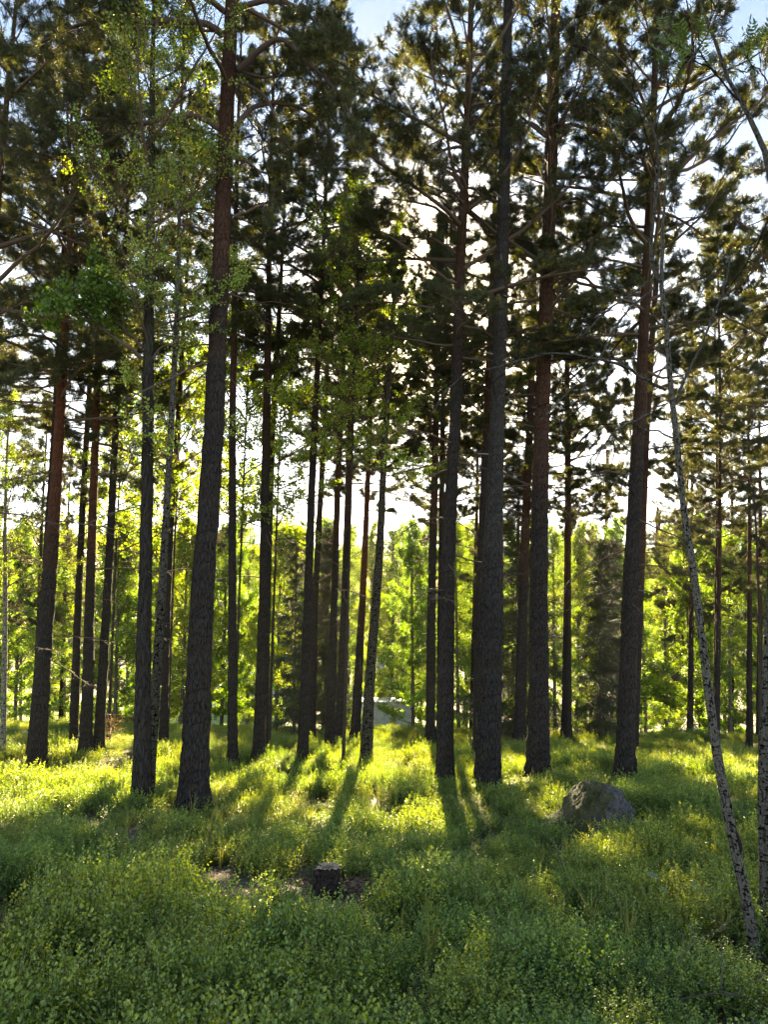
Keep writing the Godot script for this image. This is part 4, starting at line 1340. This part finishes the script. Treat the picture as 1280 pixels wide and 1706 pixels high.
func build_broadleaves() -> void:
	var leafed := {"side": 9, "from": 0.2, "long": 0.8, "rise": 0.05, "droop": 0.0, "twigs": 5, "twig": 0.22, "tufts": 3, "tuft_low": -0.6}
	var few := {"side": 6, "from": 0.3, "long": 0.5, "rise": 0.1, "droop": -0.03, "twigs": 0, "twig": 0.0, "tufts": 0, "tuft_low": 0.0}
	var dim := Color(0.25, 0.24, 0.21)
	# the rough-barked forked tree
	broadleaf("aspen_tree", [[236, 1332, 30], [238, 1150, 25], [241, 1000, 21], [245, 800, 19], [247, 600, 18], [249, 450, 16], [252, 250, 12], [254, 100, 8]], 15.5, {"count": 26, "low": 7.0, "reach": 2.0, "dense": 0.8, "pitch_low": 0.2, "pitch_high": 0.8, "sides": 22, "bumps": 0.16, "bark": Color(0.12, 0.11, 0.095), "bark_high": Color(0.2, 0.22, 0.15), "turn": 7.5, "dead": 5, "dead_low": 3.0, "dead_high": 7.0, "leaf": birch_spray, "limbs": [
		{"at": [[238, 598], [215, 578], [185, 560], [155, 535], [120, 515], [95, 520]], "thick": 8.0, "style": leafed, "hue": Color(0.34, 0.46, 0.42), "leaf": spray, "leaf_mat": M.leaves, "forward": 0.7},
		{"at": [[240, 580], [215, 555], [190, 530], [165, 495]], "thick": 6.0, "style": leafed, "hue": Color(0.34, 0.46, 0.42), "leaf": spray, "leaf_mat": M.leaves, "forward": 0.3},
		{"at": [[252, 600], [268, 580], [300, 570], [330, 545]], "thick": 5.0, "style": few, "forward": 0.3}]}, "rough-barked broadleaf tree left of the thickest pine, green limb to its left", 201, "broadleaf tree")
	broadleaf("birch_tree", [[247, 1325, 17], [257, 1180, 16], [265, 1060, 15], [271, 960, 13], [280, 800, 11], [286, 680, 10], [293, 560, 9], [298, 400, 7], [300, 250, 5]], 14.5, {"count": 20, "low": 5.0, "reach": 1.5, "dense": 0.7, "pitch_low": 0.3, "pitch_high": 0.9, "kinds": birch_limbs, "leaf": birch_spray, "mat": M.birch_bark, "bark": dim, "bark_high": Color(0.38, 0.38, 0.35), "turn": 4.0, "dead": 6, "dead_low": 2.5, "dead_high": 8.0}, "slim birch growing from the foot of the rough-barked tree and leaning right", 202, "birch")
	broadleaf("birch_tree", [[610, 1272, 21], [614, 1180, 17], [620, 1080, 15], [627, 1000, 14], [634, 900, 12], [638, 800, 11], [644, 700, 10], [650, 600, 8], [658, 480, 7], [661, 380, 5]], 15.0, {"count": 22, "low": 7.0, "reach": 1.8, "dense": 0.7, "pitch_low": 0.3, "pitch_high": 0.9, "kinds": birch_limbs, "leaf": birch_spray, "mat": M.birch_bark, "bark": Color(0.20, 0.195, 0.17), "bark_high": Color(0.34, 0.34, 0.32), "sides": 16, "dead": 5, "dead_low": 4.0, "dead_high": 8.0}, "lichen-spotted birch in the middle, standing alone in the sunlit bilberry", 203, "birch")
	# the bent birch in front, its limbs traced
	var skin := {"mat": M.birch_bark, "tone": Color(0.8, 0.8, 0.76)}
	var bent := []
	for q in [
		[[[1098, 470], [1085, 420], [1093, 330], [1098, 270], [1088, 215], [1060, 165], [1020, 120], [975, 78], [945, 70]], 7.0, 0.6, true],
		[[[1103, 480], [1105, 400], [1108, 330], [1118, 240]], 8.0, -0.1, false],
		[[[1127, 672], [1138, 640], [1158, 600], [1188, 530], [1207, 480], [1217, 430], [1219, 410]], 6.0, 0.2, false],
		[[[1110, 650], [1080, 635], [1040, 610], [985, 596], [925, 588], [870, 600], [830, 612], [780, 622], [745, 650], [722, 690]], 6.0, 0.5, true],
		[[[1108, 700], [1085, 690], [1060, 700], [1030, 715], [1008, 740], [990, 770]], 5.0, 0.4, true],
		[[[1090, 480], [1060, 505], [1030, 540], [1005, 590], [960, 640], [900, 700]], 4.0, 0.7, true],
		[[[1095, 460], [1050, 490], [1010, 520], [970, 560]], 4.0, 0.4, true],
		[[[1120, 730], [1090, 716], [1068, 722]], 4.0, 0.2, false],
		[[[1088, 215], [1110, 160], [1150, 100], [1190, 40], [1200, -20]], 4.0, 0.3, true]]:
		var l := {"at": q[0], "thick": q[1], "forward": q[2], "mat": M.birch_bark, "tone": Color(0.3, 0.3, 0.28)}
		if q[3]:
			l.style = few
		bent.append(l)
	broadleaf("birch_tree", [[1264, 1600, 17], [1250, 1530, 16], [1240, 1480, 16], [1226, 1415, 16], [1213, 1350, 17], [1203, 1300, 15], [1193, 1240, 14.5], [1181, 1150, 14], [1170, 1060, 12.5], [1156, 950, 11.5], [1140, 850, 10.5], [1128, 730, 10], [1118, 640, 9], [1112, 560, 8], [1103, 480, 8]], 3.0, {"mat": M.birch_bark, "bark": Color(0.34, 0.34, 0.315), "sides": 18, "bumps": 0.06, "vper": 1.2, "limbs": bent}, "bent slender birch in the right foreground, dark gash low on its stem", 204, "birch", "", 0.05)
	var gz := on_ground(1264, 1600, 0.05).z
	var bent_tree: Node3D = get_child(get_child_count() - 1)
	var gs := Shape.new()
	var gp := [[1221, 1368, 0.5], [1224, 1378, 3.0], [1229, 1395, 5.5], [1233, 1408, 6.0], [1236, 1416, 4.0], [1236, 1424, 0.6]]
	for side in [-1.0, 1.0]:
		for k in gp.size() - 1:
			var c0 := at_depth(gp[k][0], gp[k][1], gz + 0.036) - bent_tree.position
			var c1 := at_depth(gp[k + 1][0], gp[k + 1][1], gz + 0.036) - bent_tree.position
			var w0 := Vector3(side * gp[k][2] / FOCAL * -gz * 0.9, 0, -0.012)
			var w1 := Vector3(side * gp[k + 1][2] / FOCAL * -gz * 0.9, 0, -0.012)
			gs.quad(c0, c1, c1 + w1, c0 + w0, Vector3(0, 0, 1), Color(0.012, 0.010, 0.009))
			gs.tube(PackedVector3Array([c0 + w0, c1 + w1]), PackedFloat32Array([0.004, 0.004]), 5, Color(0.06, 0.05, 0.042))
	part("gash", gs.mesh(), M.limb_bark, bent_tree)
	broadleaf("birch_tree", [[1283, 1570, 23], [1277, 1400, 22], [1277, 1280, 22], [1282, 1130, 20], [1290, 950, 18], [1296, 700, 17], [1300, 500, 15], [1292, 330, 12], [1275, 250, 10], [1240, 175, 8], [1213, 130, 7], [1195, 75, 6], [1165, 0, 5]], 4.0, {"mat": M.birch_bark, "bark": Color(0.27, 0.27, 0.25), "sides": 18, "bumps": 0.06, "vper": 1.2, "limbs": [
		{"at": [[1240, 175], [1215, 150], [1185, 115], [1155, 100], [1130, 80]], "thick": 4.0, "style": {"side": 5, "from": 0.3, "long": 0.3, "rise": 0.1, "droop": 0.0, "twigs": 2, "twig": 0.12, "tufts": 2, "tuft_low": -0.5}, "leaf": rowan_spray, "leaf_mat": M.bilberry, "mat": M.birch_bark},
		{"at": [[1290, 340], [1275, 380], [1255, 420], [1240, 450]], "thick": 4.0, "style": few, "mat": M.birch_bark},
		{"at": [[1298, 200], [1285, 150], [1265, 115], [1250, 110]], "thick": 3.0, "style": {"side": 4, "from": 0.4, "long": 0.2, "rise": 0.1, "droop": 0.0, "twigs": 2, "twig": 0.08, "tufts": 2, "tuft_low": -0.5}, "leaf": rowan_spray, "leaf_mat": M.bilberry, "mat": M.birch_bark}]}, "birch cut by the right edge, its top arching back into view", 205, "birch", "", 0.05)
	broadleaf("thin_sapling", [[1266, 1262, 5], [1267, 1050, 4], [1262, 900, 4], [1256, 810, 3], [1250, 790, 2]], 3.0, {"bark": Color(0.2, 0.17, 0.15), "sides": 8, "limbs": [{"at": [[1256, 812], [1247, 790], [1242, 770]], "thick": 2.0, "style": few}]}, "dark wiry bare sapling just left of the right-edge birch", 206, "sapling")
	broadleaf("birch_tree", [[5, 1256, 9], [7, 1100, 8], [8, 1000, 7], [8, 860, 5]], 9.0, {"count": 26, "low": 3.2, "reach": 1.7, "dense": 0.55, "pitch_low": 0.2, "pitch_high": 0.9, "kinds": birch_limbs, "leaf": birch_spray, "mat": M.birch_bark, "bark": Color(0.7, 0.7, 0.66)}, "thin airy birch at the left edge", 207, "birch")
	# slender dark stems on the right
	for q in [[1068, 1204, "thin dark bare stem right of the dark pine near the bent birch"], [1075, 1200, "second thin dark stem beside it, a little farther right"], [1163, 1190, "dark slim broadleaf stem just left of the bent birch's foot"]]:
		broadleaf("thin_sapling", [[q[0], q[1], 4 if q[0] < 1100 else 8], [q[0] + 1, 1080, 3 if q[0] < 1100 else 6]], 6.0, {"bark": Color(0.25, 0.21, 0.18), "sides": 8, "count": 12, "low": 3.0, "reach": 0.9, "dense": 0.5, "pitch_low": 0.3, "pitch_high": 0.9}, q[2], 210 + q[0], "sapling")
	# the many-stemmed hazel behind the birch
	var hz := [[660, 1215], [676, 1212], [700, 1214]]
	var hn := ["left stem of the sunlit hazel clump behind the middle birch", "middle stem of the sunlit hazel clump behind the middle birch", "right stem of the sunlit hazel clump, low branches over the metal shed"]
	for k in 3:
		broadleaf("hazel_bush", [[hz[k][0], hz[k][1], 6], [hz[k][0] + (k - 1) * 10, 1050, 4]], 8.5 - k * 0.6, {"round": true, "count": 34, "low": 1.0, "reach": 2.2, "dense": 0.9, "size": 1.2, "pitch_low": 0.1, "pitch_high": 0.9}, hn[k], 230 + k, "hazel", "hazel clump")
	# the young broadleaf trees along the brow and in the hollow
	var spots := [[-20, 42, 7.5], [30, 47, 9], [85, 41, 7], [112, 52, 10], [195, 39, 8], [215, 50, 11], [262, 45, 9], [305, 40, 8.5], [340, 52, 9.5], [372, 43, 8], [415, 50, 9], [462, 41, 8.5], [492, 54, 8], [540, 48, 8.5], [580, 52, 9], [622, 60, 9], [655, 66, 10], [690, 47, 9], [765, 41, 7.5], [775, 55, 9.5], [815, 47, 8], [855, 60, 10], [925, 43, 7.5], [960, 52, 9], [985, 60, 10], [1030, 47, 8], [1075, 55, 9.5], [1110, 62, 11], [1150, 43, 8], [1185, 47, 10], [1215, 41, 9], [1250, 46, 10.5], [1290, 42, 10], [1330, 50, 11]]
	var kinds_of := ["yellow-green leafy young tree", "broad sunlit young tree", "slim fine-leaved young tree", "bushy bright green young tree"]
	var places := ["cut by the left edge, behind the airy birch", "at the left edge beside the airy birch", "showing between the leaning orange pine and the slim trio", "rising behind the left stem of the slim trio", "right of the rusty dead sapling", "over the yellow-green board hut", "behind the forked rough-barked tree", "filling the gap just left of the thickest pine", "straight behind the thickest pine", "between the thickest pine and the lone straight pine", "between the lone straight pine and the close pair", "just right of the close pair of pines", "left of the five slim pines, above the little spruce", "behind the first two of the five slim pines", "behind the last of the five slim pines", "left behind the metal shed", "over the roof of the metal shed", "between the hazel clump and the sun-glow pines", "in the gap right of the coarse-barked pine", "rising behind the gap right of the coarse-barked pine", "pressed behind the tall dead trunk", "behind the drooping spruce", "between the two reddish pines right of the middle", "left behind the small bushy spruce", "right behind the small bushy spruce", "just left of the dark pine by the bent birch", "right of the dark pine by the bent birch", "tall, behind the close dark pair on the right", "touching the bent birch from the left", "spreading right of the bent birch", "over the rail fence on the right", "over the picnic table", "behind the right-edge birch", "half out of view at the right edge"]
	var r := RandomNumberGenerator.new()
	r.seed = 61
	for k in spots.size():
		var q: Array = spots[k]
		var slim := k % 4 == 2
		broadleaf("young_broadleaf_tree", upright(q[0], q[1], 6.0, r.randf_range(-8, 8)), q[2] * r.randf_range(0.55, 1.0), {"depth": q[1], "round": true, "count": 30, "low": 0.7, "reach": 1.7 if slim else 2.5, "tint": Color(1, 1, 1).lerp([Color(0.62, 0.72, 0.7), Color(1.1, 1.05, 0.9), Color(0.85, 0.95, 1.0), Color(0.72, 0.9, 0.9)][(k * 7) % 4], 0.9), "dense": 0.92, "pitch_low": -0.1, "pitch_high": 1.1, "kinds": birch_limbs if slim else leaf_limbs, "leaf": birch_spray if slim else spray, "size": 1.5, "sides": 8}, kinds_of[k % 4] + " " + places[k], 240 + k, "young tree", "young broadleaf trees behind the pines")
	var beyond := ["beyond the left frame edge", "beyond the airy birch at the left edge", "beyond the leaning orange-red pine", "beyond the slim trio of pines", "beyond the board hut", "beyond the forked rough-barked tree", "just left of the thickest pine", "just right of the thickest pine", "beyond the lone straight pine left of centre", "beyond the close pair of slim pines", "beyond the picket fences", "beyond the five slim pines", "over the low white house", "beyond the lichen-spotted birch", "beyond the sun-glow pines", "beyond the tall dead trunk", "beyond the drooping spruce", "beyond the lone straight pine on the right", "beyond the dark pine by the bent birch", "beyond the close dark pair of pines", "beyond the picnic table", "beyond the right-edge birch"]
	for k in 22:
		var kx := -80.0 + k * 67.0 + r.randf_range(-20, 20)
		broadleaf("distant_broadleaf_tree", upright(kx, 70.0, 5.0, r.randf_range(-6, 6)), r.randf_range(7.5, 12.0), {"depth": r.randf_range(62.0, 80.0), "round": true, "tint": Color(0.8, 0.92, 0.9) * r.randf_range(0.7, 1.1), "count": 30, "low": 0.6, "reach": 3.0, "dense": 0.9, "pitch_low": -0.1, "pitch_high": 1.0, "size": 2.0, "sides": 7}, "green back-row broadleaf tree, " + beyond[k], 400 + k, "tree", "back row of broadleaf trees beyond the brow")
	var lean := [[394, 21.0, 12.0, 2.0, "slim leafy tree against the lone straight pine, leaves halfway up"], [452, 23.0, 12.5, 2.2, "slim leafy tree entwined with the close pair of pines"], [186, 23.0, 10.5, 2.2, "leafy slim tree rising among the three slim pines on the left"], [575, 19.0, 14.5, 2.0, "airy slim tree with sunlit leaves above the five slim pines"], [283, 22.0, 11.0, 2.0, "leafy slim tree behind the forked rough tree"]]
	for k in lean.size():
		var q: Array = lean[k]
		broadleaf("slim_broadleaf_tree", upright(q[0], q[1], 5.5, 8.0), q[2], {"depth": q[1], "round": true, "count": 34, "low": q[2] * 0.5, "reach": q[3], "dense": 0.4, "pitch_low": -0.1, "pitch_high": 0.9, "bark": Color(0.2, 0.18, 0.15), "sides": 10}, q[4], 330 + k, "broadleaf tree")
	# spruces: a drooping one behind the reddish pine, one behind the slim five, and small ones
	var sp := [[862, 33.0, 12.0, 2.6, "dark drooping spruce between the dead trunk and the thick reddish pine"], [545, 36.0, 9.5, 1.4, "narrow dark spruce behind the slim pines left of the birch"], [1000, 33.0, 4.2, 1.7, "small dark bushy spruce right of the slim lone pine"], [492, 31.5, 2.2, 1.0, "little pale-tipped spruce left of the five slim pines"], [1018, 37.0, 4.9, 1.3, "taller thin spruce behind the small bushy one, partly hidden by the dark pine"]]
	for k in sp.size():
		var q: Array = sp[k]
		broadleaf("spruce_tree", upright(q[0], q[1], 3.0 + q[2] * 0.5, 2.0), q[2], {"depth": q[1], "count": int(22 + q[2] * 6), "low": 0.4, "reach": q[3], "cone": true, "dense": 0.95, "pitch_low": -0.35, "pitch_high": 0.3, "kinds": spruce_limbs, "leaf": spruce_tuft, "leaf_mat": M.spruce_needles, "size": 1.25, "sides": 8}, q[4], 300 + k, "spruce", "spruces")

func build_far_forest() -> void:
	# the wooded hills beyond the hollow, far enough off to read as one mass
	var r := RandomNumberGenerator.new()
	r.seed = 12
	var cone := Shape.new()
	for k in 90:
		var h := pow(r.randf(), 0.8)
		var a := r.randf() * TAU
		var q := (1.0 - h) * 0.30 * r.randf_range(0.5, 1.1) + 0.015
		var p := Vector3(cos(a) * q, 0.08 + h * 0.92, sin(a) * q)
		var out := Vector3(cos(a), 0.5, sin(a))
		var side := Vector3(-sin(a), 0, cos(a)) * 0.09 * (1.2 - h)
		var f := r.randf_range(0.7, 1.3)
		cone.tri(p - side + Vector3(0, 0.05, 0), p + side + Vector3(0, 0.03, 0), p + out * 0.10 * (1.2 - h) - Vector3(0, 0.10, 0), out, Color(0.05 * f, 0.075 * f, 0.03 * f))
	cone.tube(PackedVector3Array([Vector3.ZERO, Vector3(0, 0.9, 0)]), PackedFloat32Array([0.015, 0.003]), 4, Color(0.1, 0.08, 0.06))
	var where := []
	var tints := []
	for k in 9000:
		var d := lerpf(150.0, 760.0, sqrt(r.randf()))
		var x := r.randf_range(-0.75, 0.75) * d + r.randf_range(-20, 20)
		if d < 230.0 and r.randf() < 0.6:
			continue
		var h := r.randf_range(9.0, 18.0)
		where.append(Transform3D(Basis(Vector3.UP, r.randf() * TAU).scaled(Vector3(h, h, h)), Vector3(x, ground_y(x, -d) - 0.3, -d)))
		var t := r.randf_range(0.7, 1.5)
		tints.append(Color(t * r.randf_range(0.8, 1.6), t * 1.1, t * 0.9))
	var o := scatter("far_forest", cone.mesh(true), M.needles, where, tints, self)
	o.set_meta("label", "hazy wooded hillside far beyond the hollow")
	o.set_meta("category", "forest")

# ------------------------------------------------------------------

func _ready() -> void:
	eye_basis = Basis.from_euler(Vector3(deg_to_rad(8.0), 0.0, deg_to_rad(1.2)))
	sun_towards = ray(704.0, 534.0).normalized()
	undulation.seed = 3; undulation.frequency = 0.07; undulation.fractal_octaves = 3
	patches.seed = 9; patches.frequency = 0.42; patches.fractal_octaves = 3
	rough.seed = 2; rough.frequency = 1.0; rough.fractal_octaves = 3

	var cam := Camera3D.new()
	cam.name = "camera"
	cam.fov = 2.0 * rad_to_deg(atan(853.0 / FOCAL))
	cam.near = 0.05
	cam.far = 4000.0
	cam.transform = Transform3D(eye_basis, Vector3.ZERO)
	cam.current = true
	add_child(cam)

	var we := WorldEnvironment.new()
	we.name = "world"
	var env := Environment.new()
	env.background_mode = Environment.BG_SKY
	var sky := Sky.new()
	var air := ProceduralSkyMaterial.new()
	air.sky_top_color = Color(0.0155, 0.0275, 0.049).linear_to_srgb()
	air.sky_horizon_color = Color(0.29, 0.30, 0.295).linear_to_srgb()
	air.sky_curve = 0.17
	air.sky_energy_multiplier = 1.0
	air.ground_bottom_color = Color(0.04, 0.04, 0.03)
	air.ground_horizon_color = Color(0.12, 0.13, 0.12)
	air.sun_angle_max = 32.0
	air.sun_curve = 0.12
	sky.sky_material = air
	env.sky = sky
	env.tonemap_mode = Environment.TONE_MAPPER_LINEAR
	env.tonemap_exposure = 20.0
	env.sdfgi_enabled = true
	env.ssao_enabled = true
	env.ssil_enabled = true
	env.volumetric_fog_enabled = true
	env.volumetric_fog_density = 0.00008
	env.volumetric_fog_albedo = Color(1.0, 0.97, 0.9)
	env.volumetric_fog_anisotropy = 0.82
	we.environment = env
	add_child(we)

	var sun := DirectionalLight3D.new()
	sun.name = "sun"
	sun.light_color = Color(1.0, 0.90, 0.72)
	sun.light_energy = 1.25
	sun.light_angular_distance = 0.5
	sun.shadow_enabled = true
	sun.transform = Transform3D(Basis.looking_at(-sun_towards, Vector3.UP), Vector3(0, 30, -20))
	add_child(sun)

	make_materials()
	make_library()
	build_ground()
	build_far_forest()
	build_hollow()
	build_pines()
	build_broadleaves()
	build_stones_and_wood()
	build_bilberry()
	build_litter()
	build_grass()
